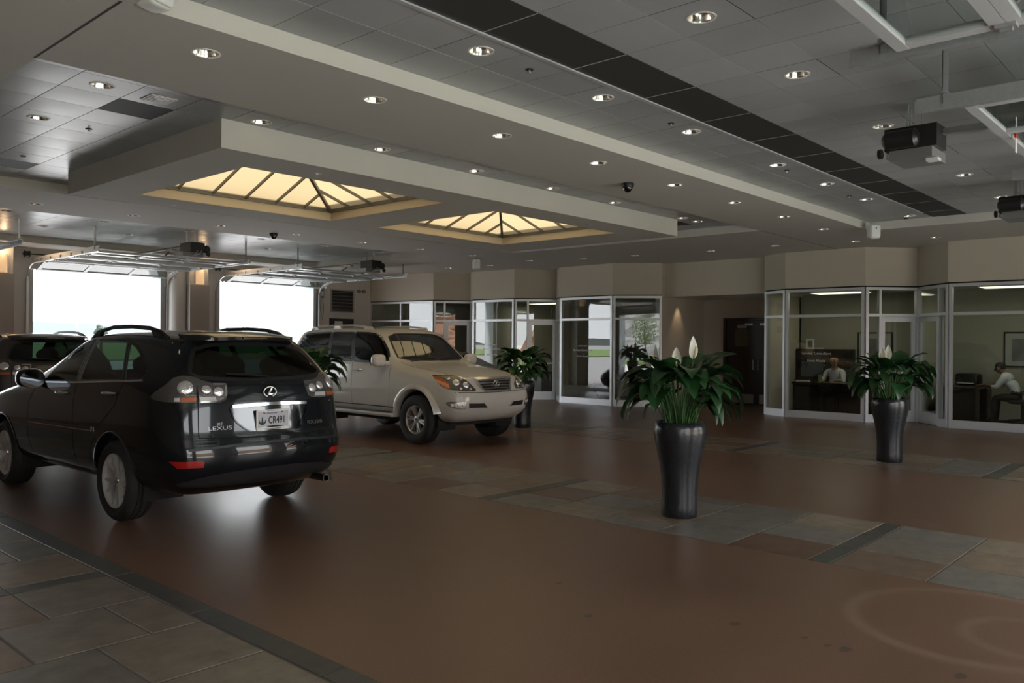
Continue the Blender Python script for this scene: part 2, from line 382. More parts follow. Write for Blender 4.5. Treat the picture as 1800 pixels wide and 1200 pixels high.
def field(F, mx, my, ox, oy, dark=lambda x, y: False, long_rows=(), margin=.16, skip=None, holes=()):
    x0, x1, y0, y1 = F
    back = struct(slab_plate(x0, x1, y0, y1, ZT+.11, ZT+.15, holes).build('ceiling', M['plenum']))
    xs = [x0]+[v for v in np.arange(ox, x1-.05, mx) if v > x0+.05]+[x1]
    ys = [y0]+[v for v in np.arange(oy, y1-.05, my) if v > y0+.05]+[y1]
    for j in range(len(ys)-1):
        cy = (ys[j]+ys[j+1])/2
        row = any(a < cy < b for a, b in long_rows)
        i = 0
        while i < len(xs)-1:
            k = min(i+2, len(xs)-1) if row else i+1
            cx = (xs[i]+xs[k])/2
            if in_view((cx, cy, ZT), margin) and not (skip and skip(cx, cy)):
                gp = .004 if row else .0035
                lt = [(x, y) for x, y, z, l in LIGHTS if z == ZT and xs[i] < x < xs[k] and ys[j] < y < ys[j+1]]
                if lt and not row:
                    gg = G(); hole_plate(gg, xs[i]+gp, xs[k]-gp, ys[j]+gp, ys[j+1]-gp, 0, lt[0][0], lt[0][1], LR); gg.build('ceiling_panel', M['panel'], back, loc=(0, 0, ZT)); i = k; continue
                link('ceiling_panel', panel_mesh(xs[k]-xs[i]-2*gp, ys[j+1]-ys[j]-2*gp, 'dark_panel' if (row or dark(cx, cy)) else 'panel'), back, (xs[i]+gp, ys[j]+gp, ZT))
            if row and in_view((xs[k], cy, ZT), margin): link('cross_bar', XBAR, back, (xs[k]-.004, ys[j], ZT-.003))
            i = k
    return back
f1 = field(F1, .517, .52, 2.07+.517, 5.1-14*.52, long_rows=[(3.54, 4.06)])
f2 = field(F2, .51, .52, 2.09, 6.6, dark=lambda x, y: (3.11 < x < 3.62 and (7.64 < y < 8.16 or 11.28 < y < 11.8)) or (12.8 < x < 13.3 and 7.64 < y < 8.16),
           skip=lambda x, y: BOX[0]+.2 < x < BOX[1]-.2 and BOX[2]+.2 < y < BOX[3]-.2, holes=[(BOX[0]+.01, BOX[1]-.01, BOX[2]+.01, BOX[3]-.01)])
f3 = field(F3, .54, .52, 2.15, 14.55, long_rows=[(14.6, 15.05)])
for k, (a, b) in enumerate(((4.05, 4.09),)): struct(G().box(2.15, 14.5, a, b, ZT-.012, ZT).build('trim_1', M['trim']))
struct(G().box(2.15, 13.2, 14.555, 14.575, ZT-.02, ZT).build('trim_2', M['trim']))
struct(G().box(2.15, 13.2, 15.065, 15.08, ZT-.008, ZT).build('trim_3', M['trim']))

# ------------------------------------------------------------------ skylights
M['sky_panel'], N_, L_, b_ = new_mat('translucent_skylight_panel'); N_.remove(b_)
_t = N_.new('ShaderNodeBsdfTranslucent'); _t.inputs[0].default_value = (.066, .051, .029, 1); L_.new(_t.outputs[0], N_['Material Output'].inputs[0])
M['well'] = mat('cream_skylight_well', (.56, .46, .32), .6)
M['sky_bar'] = mat('bronze_grey_glazing_bar', (.16, .145, .12), .5)
for si, (sx0, sx1, sy0, sy1) in enumerate(SK):
    sk = thing('skylight', ['cream pyramid skylight above the black car, the larger in view', 'cream pyramid skylight farther from the camera, beyond the first one'][si], 'skylight', ((sx0+sx1)/2, (sy0+sy1)/2, 0))
    hx, hy = (sx1-sx0)/2, (sy1-sy0)/2
    zc = 3.65
    for s in (-1, 1):      # lining of the well
        G().box(-hx, hx, s*hy-(.02 if s > 0 else 0), s*hy+(0 if s > 0 else .02), ZB+.002, 3.99).build('well_lining', M['well'], sk)
        G().box(s*hx-(.02 if s > 0 else 0), s*hx+(0 if s > 0 else .02), -hy+.02, hy-.02, ZB+.002, 3.99).build('well_lining', M['well'], sk)
    hx -= .02; hy -= .02
    apex = Vector((0, 0, zc+.35*1.38)); cs = [Vector((sx*hx, sy*hy, zc)) for sx, sy in ((-1,-1),(1,-1),(1,1),(-1,1))]
    for e in range(4):
        p, q = cs[e], cs[(e+1) % 4]
        G().bar(p, q, .05, .05).build('curb_bar', M['sky_bar'], sk)
        G().bar(p, apex, .042, .06).build('hip_bar', M['sky_bar'], sk)
        tops = []; nb = 6 if e % 2 == 0 else 5
        for k in range(nb+1):
            t = k/nb; base = p.lerp(q, t)
            # rafters run straight up the slope until they meet a hip
            mid = p.lerp(q, .5); s = 1-abs(2*t-1)
            top = base + (apex-mid)*s
            tops.append((base, top))
            if 0 < k < nb: G().bar(base, top, .018, .04).build('glazing_bar', M['sky_bar'], sk)
        n = (q-p).cross(apex-p).normalized(); off = n*(.02 if n.z > 0 else -.02)
        for k in range(nb):
            (b0, t0), (b1, t1) = tops[k], tops[k+1]
            if (t0-b0).length < 1e-3: poly = [b0, b1, t1]
            elif (t1-b1).length < 1e-3: poly = [b0, b1, t0]
            else: poly = [b0, b1, t1, apex, t0] if (nb % 2 and abs(k+.5-nb/2) < .3) else [b0, b1, t1, t0]
            gg = G(); gg.add([v+off for v in poly], [tuple(range(len(poly)))]); gg.build('pane', M['sky_panel'], sk)

# ------------------------------------------------------------------ outer walls with door openings
DOORS_F = [(1.90, 4.93), (6.41, 9.44), (10.92, 13.98)]
DOORS_N = [(-3.20, .53), (2.00, 5.03), (6.52, 9.55), (11.02, 13.95)]
DH = 3.25
def wall_open(name, y0, y1, doors, m):
    g = G(); x = X0
    for a, b in doors: g.box(x, a, y0, y1, 0, 3.95); g.box(a, b, y0, y1, DH, 3.95); x = b
    g.box(x, X1, y0, y1, 0, 3.95); return struct(g.build(name, m))
wall_open('wall_far', YF, YF+.35, DOORS_F, M['white_wall'])
wall_open('wall_near', YN-.35, YN, DOORS_N, M['white_wall'])
struct(G().box(X0-.3, X0, YN, YF, 0, 3.95).build('wall_left', M['wall']))
struct(G().box(X1, X1+.3, YN, YF, 0, 3.95).build('wall_right', M['wall']))
jm = mat('door_jamb_paint', (.50, .56, .58), .5)
k = 0
for doors, y0, y1 in ((DOORS_F, YF, YF+.36), (DOORS_N, YN-.36, YN)):
    for a, b in doors:
        k += 1; g = G(); g.box(a-.02, a+.06, y0-.02, y1+.02, 0, DH); g.box(b-.06, b+.02, y0-.02, y1+.02, 0, DH); g.box(a+.06, b-.06, y0-.02, y1+.02, DH-.06, DH+.02)
        struct(g.build('trim_%d' % (k+3), jm))

# piers between the far doors, each with a rounded column, a clad pier and a lit half-round sconce
M['sconce'] = mat('warm_glass_sconce', (.8, .6, .4), .5, emit=(1, .62, .33), estr=.075)
def pier(x, label_p):
    struct_o = struct(G().cyl((x-.42, YF-.06, 0), (x-.42, YF-.06, ZS), .24, 24).build('column', M['white_wall'], smooth=True))
    p = struct(G().box(x-.26, x+.26, YF-.45, YF, 0, 3.02).build('pier', M['pier']))
    q = G().box(x-.25, x+.25, YF-.40, YF, 3.02, ZS); struct(q.build('pier', M['white_wall']))
    s = thing('wall_sconce', label_p, 'wall light', (x+.02, YF-.40, 3.04))
    prof = []
    g = G(); n = 12; r = .11
    for (z0, z1, rr) in ((0, .40, r),):
        vs = [(rr*math.cos(PI+PI*i/n), rr*math.sin(PI+PI*i/n)*1.0, z) for z in (z0, z1) for i in range(n+1)]
        g.add(vs, [(i, i+1, i+n+2, i+n+1) for i in range(n)])
    g.build('shade', M['sconce'], s, smooth=True)
    G().box(-.14, .14, -.012, 0, -.01, .42).build('back_plate', M['white'], s)
    ld = bpy.data.lights.new('sconce_lamp', 'POINT'); ld.energy = .5; ld.color = (1, .66, .38); ld.shadow_soft_size = .05
    lo = bpy.data.objects.new('sconce_lamp', ld); C.objects.link(lo); lo.parent = s; lo.location = (0, -.16, .48)
pier(10.20, 'glowing half-round wall sconce on the pier between the two open doors')
pier(5.70, 'glowing half-round wall sconce on the pier at the picture edge, beyond the grey car')
# ------------------------------------------------------------------ cars
def paint(name, col, rough=.22, flake=0.):
    m = mat(name, col, rough, 0, .15, coat=.8)
    return m
M['black_paint'] = paint('black_car_paint', (.006, .008, .011))
M['pearl_paint'] = paint('pearl_white_car_paint', (.56, .54, .50), .3)
M['taupe_paint'] = paint('dark_taupe_car_paint', (.055, .050, .048), .3)
M['slate_paint'] = paint('slate_blue_car_paint', (.05, .055, .06), .28)
M['car_glass'] = glass('tinted_car_glass', (.035, .05, .047), 1.5, 1.0)
M['car_glass_clear'] = glass('clear_car_glass', (.34, .41, .38), 1.6, 2.2)
M['cabin'] = mat('dark_cabin_trim', (.015, .015, .016), .8)
M['tan_seat'] = mat('tan_leather', (.42, .33, .20), .5)
M['grey_seat'] = mat('grey_leather', (.05, .05, .05), .55)
M['rim'] = mat('silver_alloy', (.66, .65, .63), .3, .55)
M['rim_dark'] = mat('brushed_dark_alloy', (.42, .41, .39), .33, .6)
M['underbody'] = mat('underbody_black', (.008, .008, .008), .8)
M['grey_clad'] = mat('charcoal_bumper_plastic', (.02, .02, .022), .5)
M['lamp_silver'] = mat('lamp_reflector', (.86, .86, .88), .14, .8, bump=.6, bscale=60)
M['lamp_shell'] = mat('lamp_shell_grey', (.17, .165, .16), .2, .5, bump=.6, bscale=55)
M['lamp_red'] = mat('red_lens', (.36, .010, .008), .25, coat=1)
M['lamp_amber'] = mat('amber_lens', (.62, .13, .015), .25, coat=1)
M['lamp_white'] = mat('white_lens', (.75, .76, .78), .2, coat=1)
M['clear_lens'] = glass('clear_lamp_lens', (.88, .88, .88), 1.45, .8)
M['seam'] = mat('panel_gap', (.004, .004, .004), .9)
M['mirror'] = mat('mirror_glass', (.06, .065, .07), .03, 1.)
M['exhaust'] = mat('exhaust_steel', (.35, .34, .33), .3, 1.)
M['badge'] = mat('badge_chrome', (.88, .88, .90), .15, 1.)

def car_body_mesh(cols, low, rear, front, level=3, nx=4):
    """cols: per column yb,yt,zb,zt,wb,wt,crown, pf ; low rows (z, halfwidth) below the belt; rear/front: y offset per row"""
    nl = len(low); fr = (0, .5, .9, 1.0); gx = (0, .36, .76, 1.0)
    nk = nl+4; ny = len(cols)
    S = {}
    for j, c in enumerate(cols):
        for k in range(nk):
            if k < nl:
                z, w = low[k]; z = min(z, c['zb']-.03*(nl-k)) if z > .35 else z
                if 'zlow' in c and k < 2: z = max(z, c['zlow']+.07*k)
                x = w*c['pf']; y = c['yb']
            else:
                a, gq = fr[k-nl], gx[k-nl]
                z = c['zb']+(c['zt']-c['zb'])*a; x = (c['wb']*(1-gq)+c['wt']*gq)*1.0; y = c['yb']+(c['yt']-c['yb'])*a
                if k == nl: x = c['wb']
            if j == 0: y += rear[k]
            elif j == 1: y += rear[k]*.45
            if j == ny-1: y += front[k]
            elif j == ny-2: y += front[k]*.5
            S[j, k] = Vector((x, y, z))
    idx = {}; V = []
    def vid(i, j, k):
        # i in -nx..nx, surface of the lattice
        key = (i, j, k)
        if key in idx: return idx[key]
        s = S[j, k]; t = i/nx; p = Vector((s.x*t, s.y, s.z))
        q = 1-t*t
        if k == nk-1: p.z += cols[j]['crown']*q
        if k == nk-1 and 'cy' in cols[j]: p.y += cols[j]['cy']*q
        if j == 0: p.y -= cols[0]['bow']*q
        if j == ny-1: p.y += cols[-1]['bow']*q
        idx[key] = len(V); V.append(p); return idx[key]
    F = []
    for j in range(ny-1):
        for k in range(nk-1):
            F.append((vid(nx,j,k), vid(nx,j+1,k), vid(nx,j+1,k+1), vid(nx,j,k+1)))
            F.append((vid(-nx,j,k), vid(-nx,j,k+1), vid(-nx,j+1,k+1), vid(-nx,j+1,k)))
        for i in range(-nx, nx):
            F.append((vid(i,j,nk-1), vid(i+1,j,nk-1), vid(i+1,j+1,nk-1), vid(i,j+1,nk-1)))
            F.append((vid(i,j,0), vid(i,j+1,0), vid(i+1,j+1,0), vid(i+1,j,0)))
    for i in range(-nx, nx):
        for k in range(nk-1):
            F.append((vid(i,0,k), vid(i+1,0,k), vid(i+1,0,k+1), vid(i,0,k+1)))
            F.append((vid(i,ny-1,k), vid(i,ny-1,k+1), vid(i+1,ny-1,k+1), vid(i+1,ny-1,k)))
    me = bpy.data.meshes.new('cage'); me.from_pydata([tuple(v) for v in V], [], F); me.update()
    ob = bpy.data.objects.new('cage', me); C.objects.link(ob)
    md = ob.modifiers.new('s', 'SUBSURF'); md.levels = level; md.render_levels = level
    dg = bpy.context.evaluated_depsgraph_get(); dg.update()
    out = bpy.data.meshes.new_from_object(ob.evaluated_get(dg))
    bpy.data.objects.remove(ob); bpy.data.meshes.remove(me)
    return out

def pt_in_poly(x, y, P):
    c = False; n = len(P); j = n-1
    for i in range(n):
        if (P[i][1] > y) != (P[j][1] > y) and x < (P[j][0]-P[i][0])*(y-P[i][1])/(P[j][1]-P[i][1])+P[i][0]: c = not c
        j = i
    return c
def near_poly(x, y, P):
    best = None; n = len(P)
    for i in range(n):
        ax, ay = P[i]; bx, by = P[(i+1) % n]; dx, dy = bx-ax, by-ay; L2 = dx*dx+dy*dy
        t = 0 if L2 == 0 else max(0, min(1, ((x-ax)*dx+(y-ay)*dy)/L2)); qx, qy = ax+t*dx, ay+t*dy
        d = (qx-x)**2+(qy-y)**2
        if best is None or d < best[0]: best = (d, qx, qy)
    return best
def smooth_poly(P, it=2, keep=()):
    """corner cutting, corners in keep stay sharp"""
    P = [tuple(p) for p in P]; sharp = {P[i] for i in keep}
    for _ in range(it):
        Q = []; n = len(P)
        for i in range(n):
            a, b, c = P[i-1], P[i], P[(i+1) % n]
            if b in sharp: Q.append(b)
            else: Q += [(b[0]*.75+a[0]*.25, b[1]*.75+a[1]*.25), (b[0]*.75+c[0]*.25, b[1]*.75+c[1]*.25)]
        P = Q
    return P

class Frame:
    """projection frame: o + u*U + v*V, looking along D onto the body"""
    def __init__(s, U, V, D, o=(0,0,0)): s.U = Vector(U).normalized(); s.V = Vector(V).normalized(); s.D = Vector(D).normalized(); s.o = Vector(o)
    def uv(s, p): q = Vector(p)-s.o; return q.dot(s.U), q.dot(s.V)
    def cast(s, bvh, u, v):
        st = s.o+u*s.U+v*s.V-s.D*6
        h = bvh.ray_cast(st, s.D, 12)
        return h
FR_L = Frame((0,1,0), (0,0,1), (1,0,0))      # looking at the left flank
FR_R = Frame((0,1,0), (0,0,1), (-1,0,0))
FR_B = Frame((1,0,0), (0,0,1), (0,1,0))      # looking at the rear
FR_F = Frame((1,0,0), (0,0,1), (0,-1,0))
FR_T = Frame((1,0,0), (0,1,0), (0,0,-1))
def frame_dir(d):
    """frame that looks along d, u horizontal, v up"""
    D = Vector(d).normalized(); U = D.cross(Vector((0,0,1))).normalized(); V = U.cross(D).normalized()
    return Frame(U, V, D)

class CarBody:
    def __init__(s, me):
        s.me = me; me.calc_loop_triangles()
        vs = [v.co.copy() for v in me.vertices]; s.bvh = BVHTree.FromPolygons(vs, [tuple(t.vertices) for t in me.loop_triangles])
        s.bm = bmesh.new(); s.bm.from_mesh(me)
        s.orig_normals = None
    def hole(s, fr, poly, facing=.15, snap=.06):
        bm = s.bm; bm.normal_update()
        cand = []
        for f in bm.faces:
            if f.normal.dot(fr.D) > -facing: continue
            u, v = fr.uv(f.calc_center_median())
            if pt_in_poly(u, v, poly): cand.append(f)
        if not cand: return
        ring = set()
        for f in cand:
            for e in f.edges: ring.update(e.verts)
        bmesh.ops.delete(bm, geom=cand, context='FACES')
        for vtx in ring:
            if not vtx.is_valid: continue
            if any(e.is_boundary for e in vtx.link_edges):
                u, v = fr.uv(vtx.co); d, qu, qv = near_poly(u, v, poly)
                if d < snap*snap*4:
                    q = Vector(vtx.co)+fr.U*(qu-u)+fr.V*(qv-v)
                    h = s.bvh.find_nearest(q)
                    hc = fr.cast(s.bvh, qu, qv)
                    vtx.co = hc[0] if hc[0] is not None and (hc[0]-q).length < .12 else q
    def arch(s, y, z, r, wmin):
        """round wheel opening on both flanks and through the underside"""
        bm = s.bm; cand = [f for f in bm.faces if abs(f.calc_center_median().x) > wmin and math.hypot(f.calc_center_median().y-y, f.calc_center_median().z-z) < r]
        ring = set()
        for f in cand:
            ring.update(f.verts)
        bmesh.ops.delete(bm, geom=cand, context='FACES')
        for v in ring:
            if v.is_valid and any(e.is_boundary for e in v.link_edges):
                d = math.hypot(v.co.y-y, v.co.z-z)
                if d > 1e-4 and abs(v.co.x) > wmin+.05: v.co.y = y+(v.co.y-y)*r/d; v.co.z = z+(v.co.z-z)*r/d
        g = G()          # inner wheel house
        return g
    def finish(s, name, m, parent):
        me = bpy.data.meshes.new(name); bm = s.bm
        loose = [v for v in bm.verts if not v.link_faces]; bmesh.ops.delete(bm, geom=loose, context='VERTS')
        bm.to_mesh(me); bm.free(); me.materials.append(m)
        for p in me.polygons: p.use_smooth = True
        return link(name, me, parent)
    def patch(s, fr, poly, off=.003, step=.05, name='patch', m=None, parent=None, rim=.0, smooth=True, dome=0.):
        """piece of sheet that follows the body under the outline poly; rim > 0 gives it an edge going back into the body"""
        bm = bmesh.new()
        P = [tuple(p) for p in poly]
        area = sum(P[i-1][0]*P[i][1]-P[i][0]*P[i-1][1] for i in range(len(P)))
        if area < 0: P.reverse()
        f0 = bm.faces.new([bm.verts.new((u, v, 0)) for u, v in P])
        us = [p[0] for p in P]; vs = [p[1] for p in P]
        for lo, hi, ax in ((min(us), max(us), 0), (min(vs), max(vs), 1)):
            k = max(1, int(math.ceil((hi-lo)/step)))
            for i in range(1, k):
                c = lo+(hi-lo)*i/k; no = (1,0,0) if ax == 0 else (0,1,0); co = (c,0,0) if ax == 0 else (0,c,0)
                bmesh.ops.bisect_plane(bm, geom=bm.verts[:]+bm.edges[:]+bm.faces[:], plane_co=co, plane_no=no, dist=1e-5)
        bmesh.ops.triangulate(bm, faces=[f for f in bm.faces if len(f.verts) > 4])
        cu, cv = (min(us)+max(us))/2, (min(vs)+max(vs))/2; ru, rv = max(1e-3, (max(us)-min(us))/2), max(1e-3, (max(vs)-min(vs))/2)
        for v in bm.verts:
            u, w = v.co.x, v.co.y; h = fr.cast(s.bvh, u, w)
            if h[0] is None:
                p = fr.o+u*fr.U+w*fr.V; q = s.bvh.find_nearest(p-fr.D*.0+fr.D*0)
                pos, nrm = q[0], q[1]
            else: pos, nrm = h[0], h[1]
            if nrm.dot(fr.D) > 0: nrm = -nrm
            dm = dome*max(0, 1-((u-cu)/ru)**2)*max(0, 1-((w-cv)/rv)**2) if dome else 0
            v.co = pos+nrm*(off+dm)
        bm.normal_update()
        if bm.faces and sum((f.normal.dot(fr.D) for f in bm.faces)) > 0: bmesh.ops.reverse_faces(bm, faces=bm.faces)
        if rim:
            be = [e for e in bm.edges if e.is_boundary]
            r = bmesh.ops.extrude_edge_only(bm, edges=be); nv = [g for g in r['geom'] if isinstance(g, bmesh.types.BMVert)]
            for v in nv: v.co += fr.D*rim
            bmesh.ops.recalc_face_normals(bm, faces=bm.faces)
        me = bpy.data.meshes.new(name); bm.to_mesh(me); bm.free(); me.materials.append(m)
        if smooth:
            for p in me.polygons: p.use_smooth = True
            try: me.set_sharp_from_angle(angle=math.radians(50))
            except Exception: pass
        return link(name, me, parent)
    def line(s, fr, pts, w, name, m, parent, off=.002, step=.05, h=.0):
        """strip of width w that follows a polyline on the body"""
        P = []
        for i in range(len(pts)-1):
            a, b = pts[i], pts[i+1]; n = max(1, int(math.hypot(b[0]-a[0], b[1]-a[1])/step))
            for k in range(n): P.append((a[0]+(b[0]-a[0])*k/n, a[1]+(b[1]-a[1])*k/n))
        P.append(pts[-1]); Lf = []; Rt = []
        for i, p in enumerate(P):
            a, b = P[max(0, i-1)], P[min(len(P)-1, i+1)]; dx, dy = b[0]-a[0], b[1]-a[1]; L = math.hypot(dx, dy) or 1
            nx, ny = -dy/L*w/2, dx/L*w/2; Lf.append((p[0]+nx, p[1]+ny)); Rt.append((p[0]-nx, p[1]-ny))
        g = G(); vs = []
        for q in Lf+Rt:
            hh = fr.cast(s.bvh, *q)
            if hh[0] is None: hh = s.bvh.find_nearest(fr.o+q[0]*fr.U+q[1]*fr.V)
            n = hh[1] if hh[1].dot(fr.D) < 0 else -hh[1]
            vs.append(hh[0]+n*off)
        m_ = len(P); fs = [(i, i+1, m_+i+1, m_+i) for i in range(m_-1)]
        if h:
            vs2 = [v-fr.D*h for v in vs]; n0 = len(vs); vs = vs+vs2
            fs = [tuple(x+n0 for x in f) for f in fs]+[(i, i+1, i+1+n0, i+n0) for i in range(m_-1)]+[(m_+i, m_+i+n0, m_+i+1+n0, m_+i+1) for i in range(m_-1)]
            fs += [(0, n0, n0+m_, m_), (m_-1, 2*m_-1, n0+2*m_-1, n0+m_-1)]
        g.add(vs, fs)
        return g.build(name, m, parent, smooth=True)
    def at(s, fr, u, v, off=0.):
        h = fr.cast(s.bvh, u, v)
        if h[0] is None: h = s.bvh.find_nearest(fr.o+u*fr.U+v*fr.V)
        n = h[1] if h[1].dot(fr.D) < 0 else -h[1]
        return h[0]+n*off, n

def rounded(cx, cy, w, h, r=None, n=5):
    r = min(w, h)/2*.98 if r is None else r; P = []
    for sx, sy, a0 in ((1,1,0),(-1,1,90),(-1,-1,180),(1,-1,270)):
        for i in range(n+1):
            a = math.radians(a0+90*i/n); P.append((cx+sx*(w/2-r)+r*math.cos(a), cy+sy*(h/2-r)+r*math.sin(a)))
    return P
def ellipse(cx, cy, a, b, n=28): return [(cx+a*math.cos(2*PI*i/n), cy+b*math.sin(2*PI*i/n)) for i in range(n)]

def wheel_meshes(R, rr, W, style):
    """tyre, rim, disc; axis along x, outer face towards -x"""
    t = G(); pr = [(rr-.005, -W/2+.012), (rr+.02, -W/2-.002), (rr+(R-rr)*.5, -W/2-.010), (R-.03, -W/2+.004), (R-.006, -W/2+.03), (R, -W/2+.06)]
    for gx in (-.05, 0, .05): pr += [(R, gx-.006), (R-.009, gx-.004), (R-.009, gx+.004), (R, gx+.006)]
    pr += [(R, W/2-.06), (R-.006, W/2-.03), (R-.03, W/2-.004), (rr+(R-rr)*.5, W/2+.01), (rr+.02, W/2+.002), (rr-.005, W/2-.012)]
    t.lathe(pr, 48, axis='x')
    tyre = t.mesh('tyre', M['rubber'], smooth=35)
    g = G(); xo = -W/2+.015
    g.lathe([(rr, xo+.012), (rr+.012, xo), (rr-.006, xo-.004), (rr-.022, xo+.012), (rr-.028, xo+.05), (rr-.03, xo+.12), (rr-.04, W/2)], 48, axis='x')
    def spoke(ang, w0, w1, skew=0., z0=.045, z1=None):
        z1 = rr-.014 if z1 is None else z1
        c, s_ = math.cos(ang), math.sin(ang)
        def P(rad, lat, x): return (x, rad*c-lat*s_, rad*s_+lat*c)
        vs = []
        for (rad, w, xf, xb) in ((z0, w0, xo+.030, xo+.075), ((z0+z1)/2, (w0+w1)/2*.92, xo+.020, xo+.06), (z1, w1, xo+.012, xo+.055)):
            off = skew*(rad-z0)/(z1-z0)
            vs += [P(rad, off-w/2, xb), P(rad, off-w/2*.8, xf), P(rad, off+w/2*.8, xf), P(rad, off+w/2, xb)]
        fs = []
        for a in (0, 4):
            for k in range(4): fs.append((a+k, a+(k+1) % 4, a+4+(k+1) % 4, a+4+k))
        fs += [(0,3,2,1), (8,9,10,11)]
        g.add(vs, fs)
    if style == 'rx':
        for k in range(5):
            a = 2*PI*k/5+.3
            spoke(a, .042, .034, .062); spoke(a, .042, .034, -.062)
    elif style == 'gx':
        for k in range(6):
            a = 2*PI*k/6+.2
            spoke(a-.13, .034, .040); spoke(a+.13, .034, .040)
    else:
        for k in range(8): spoke(2*PI*k/8, .05, .05)
    g.lathe([(.0001, xo+.024), (.05, xo+.026), (.072, xo+.036), (.078, xo+.08)], 24, axis='x')
    rim = g.mesh('rim', M['rim'] if style == 'rx' else M['rim_dark'], smooth=35)
    d = G(); d.lathe([(.06, xo+.10), (rr-.05, xo+.10), (rr-.05, xo+.125), (.06, xo+.125)], 32, axis='x', closed=True)
    d.lathe([(rr-.045, xo+.14), (.02, xo+.14)], 32, axis='x')
    disc = d.mesh('brake_disc', M['underbody'], smooth=35)
    cp = G(); cp.lathe([(.0001, xo+.014), (.03, xo+.016), (.034, xo+.028)], 20, axis='x'); cap = cp.mesh('centre_cap', M['badge'], smooth=35)
    return tyre, rim, disc, cap
def add_wheels(root, axles, half, R, ms):
    for ay in axles:
        for s in (-1, 1):
            w = link('wheel', ms[0], root, (s*half, ay, R)); w.rotation_euler = (random.uniform(0, 2), 0, 0 if s < 0 else PI)
            for nm, me in (('rim', ms[1]), ('brake_disc', ms[2]), ('centre_cap', ms[3])): link(nm, me, w)
def wheelhouse(root, axles, half, R, W):
    g = G()
    for ay in axles:
        for s in (-1, 1):
            n = 20; r = R+.065; x0, x1 = s*(half-W), s*(half+.02)
            vs = []
            for x in (x0, x1):
                for i in range(n+1): a = -.35+(PI+.7)*i/n; vs.append((x, ay+r*math.cos(a), R+r*math.sin(a)))
            g = G(); g.add(vs, [(i, i+1, n+1+i+1, n+1+i) for i in range(n)]); g.add(vs[:n+1], [tuple(range(n+1))]); g.build('wheel_house', M['underbody'], root)
def text_obj(name, body, size, m, parent, loc, normal, right=None, extrude=.0015, align='CENTER', sx=1., bold=False):
    cu = bpy.data.curves.new(name, 'FONT'); cu.body = body; cu.size = size; cu.extrude = extrude; cu.align_x = align; cu.align_y = 'CENTER'; cu.materials.append(m); cu.resolution_u = 3
    if bold: cu.offset = .006*size*3
    o = bpy.data.objects.new(name, cu); C.objects.link(o); dg = bpy.context.evaluated_depsgraph_get(); dg.update()
    me = bpy.data.meshes.new_from_object(o.evaluated_get(dg)); bpy.data.objects.remove(o); bpy.data.curves.remove(cu); me.materials.clear(); me.materials.append(m)
    o = bpy.data.objects.new(name, me); C.objects.link(o); o.parent = parent
    n = Vector(normal).normalized(); up = Vector((0,0,1)); r = up.cross(n).normalized(); up = n.cross(r)
    o.matrix_local = Matrix(((r.x*sx, up.x, n.x, loc[0]), (r.y*sx, up.y, n.y, loc[1]), (r.z*sx, up.z, n.z, loc[2]), (0,0,0,1)))
    return o
def seat(g, x, y, z, w=.5, h=.62, lean=.22):
    """seat cushion and back in one collector"""
    g.bar((x, y+.25, z+.06), (x, y-.22, z), w, .16)
    g.bar((x, y-.20, z), (x, y-.20-lean, z+h), w, .14, up=(0,1,0))
def headrest(g, x, y, z):
    g.sphere((x, y, z), .13, 12, 8, (1.05, .42, .75)); g.cyl((x-.05, y, z-.2), (x-.05, y, z-.05), .008, 6); g.cyl((x+.05, y, z-.2), (x+.05, y, z-.05), .008, 6)
def col(yb, yt, zb, zt, wb, wt, crown=.04, pf=1., **k): return dict(yb=yb, yt=yt, zb=zb, zt=zt, wb=wb, wt=wt, crown=crown, pf=pf, **k)
RX_COLS = [col(-.96,-.58,1.24,1.60,.74,.55,.035,.86,bow=.10), col(-.82,-.47,1.24,1.62,.83,.585,.035,.955), col(-.50,-.20,1.235,1.645,.87,.61), col(0,.06,1.225,1.66,.88,.625),
           col(.5,.45,1.21,1.665,.88,.63), col(1.0,.85,1.195,1.655,.88,.63), col(1.5,1.20,1.18,1.62,.875,.62,.05), col(1.92,1.62,1.165,1.40,.87,.66,.06), col(2.24,2.14,1.13,1.19,.87,.73,.05,cy=.14),
           col(2.6,2.55,1.06,1.13,.885,.71,.05), col(3.05,3.0,.99,1.07,.875,.69,.045,.99), col(3.40,3.35,.89,.98,.80,.63,.04,.92), col(3.55,3.52,.76,.85,.67,.53,.03,.79,bow=.11)]
RX_LOW = [(.29,.72),(.37,.86),(.52,.905),(.68,.915),(.78,.915),(1.02,.905)]
RX_REAR = [.16,.05,-.07,-.075,-.035,.0,.03,.01,0,0]
RX_FRONT = [-.10,.0,.05,.06,.05,.03,0,0,0,0]
RX_LOC, RX_RZ = (3.895, 7.46, 0), math.radians(1.5)
GX_COLS = [col(-.98,-.76,1.28,1.765,.80,.60,.03,.90,bow=.06), col(-.86,-.66,1.28,1.79,.87,.64,.03,.97), col(-.50,-.40,1.28,1.81,.89,.66), col(0,0,1.28,1.82,.895,.67),
           col(.55,.55,1.275,1.825,.895,.67), col(1.15,1.10,1.27,1.82,.895,.67), col(1.70,1.60,1.26,1.795,.89,.665,.035,cy=.05), col(1.97,1.88,1.24,1.55,.885,.695,.04,cy=.06), col(2.20,2.16,1.20,1.28,.885,.77,.03,cy=.08),
           col(2.5,2.47,1.13,1.21,.89,.74,.035), col(2.95,2.92,1.08,1.165,.89,.73,.04,1.0), col(3.38,3.36,1.01,1.105,.85,.69,.035,.96), col(3.55,3.53,.93,1.04,.74,.61,.02,.86,bow=.09)]
GX_LOW = [(.36,.74),(.44,.88),(.58,.93),(.76,.94),(.90,.935),(1.12,.915)]
GX_REAR = [.14,.03,-.05,-.05,-.01,0,0,0,0,0]
GX_FRONT = [-.14,.0,.09,.11,.05,.03,0,0,0,0]
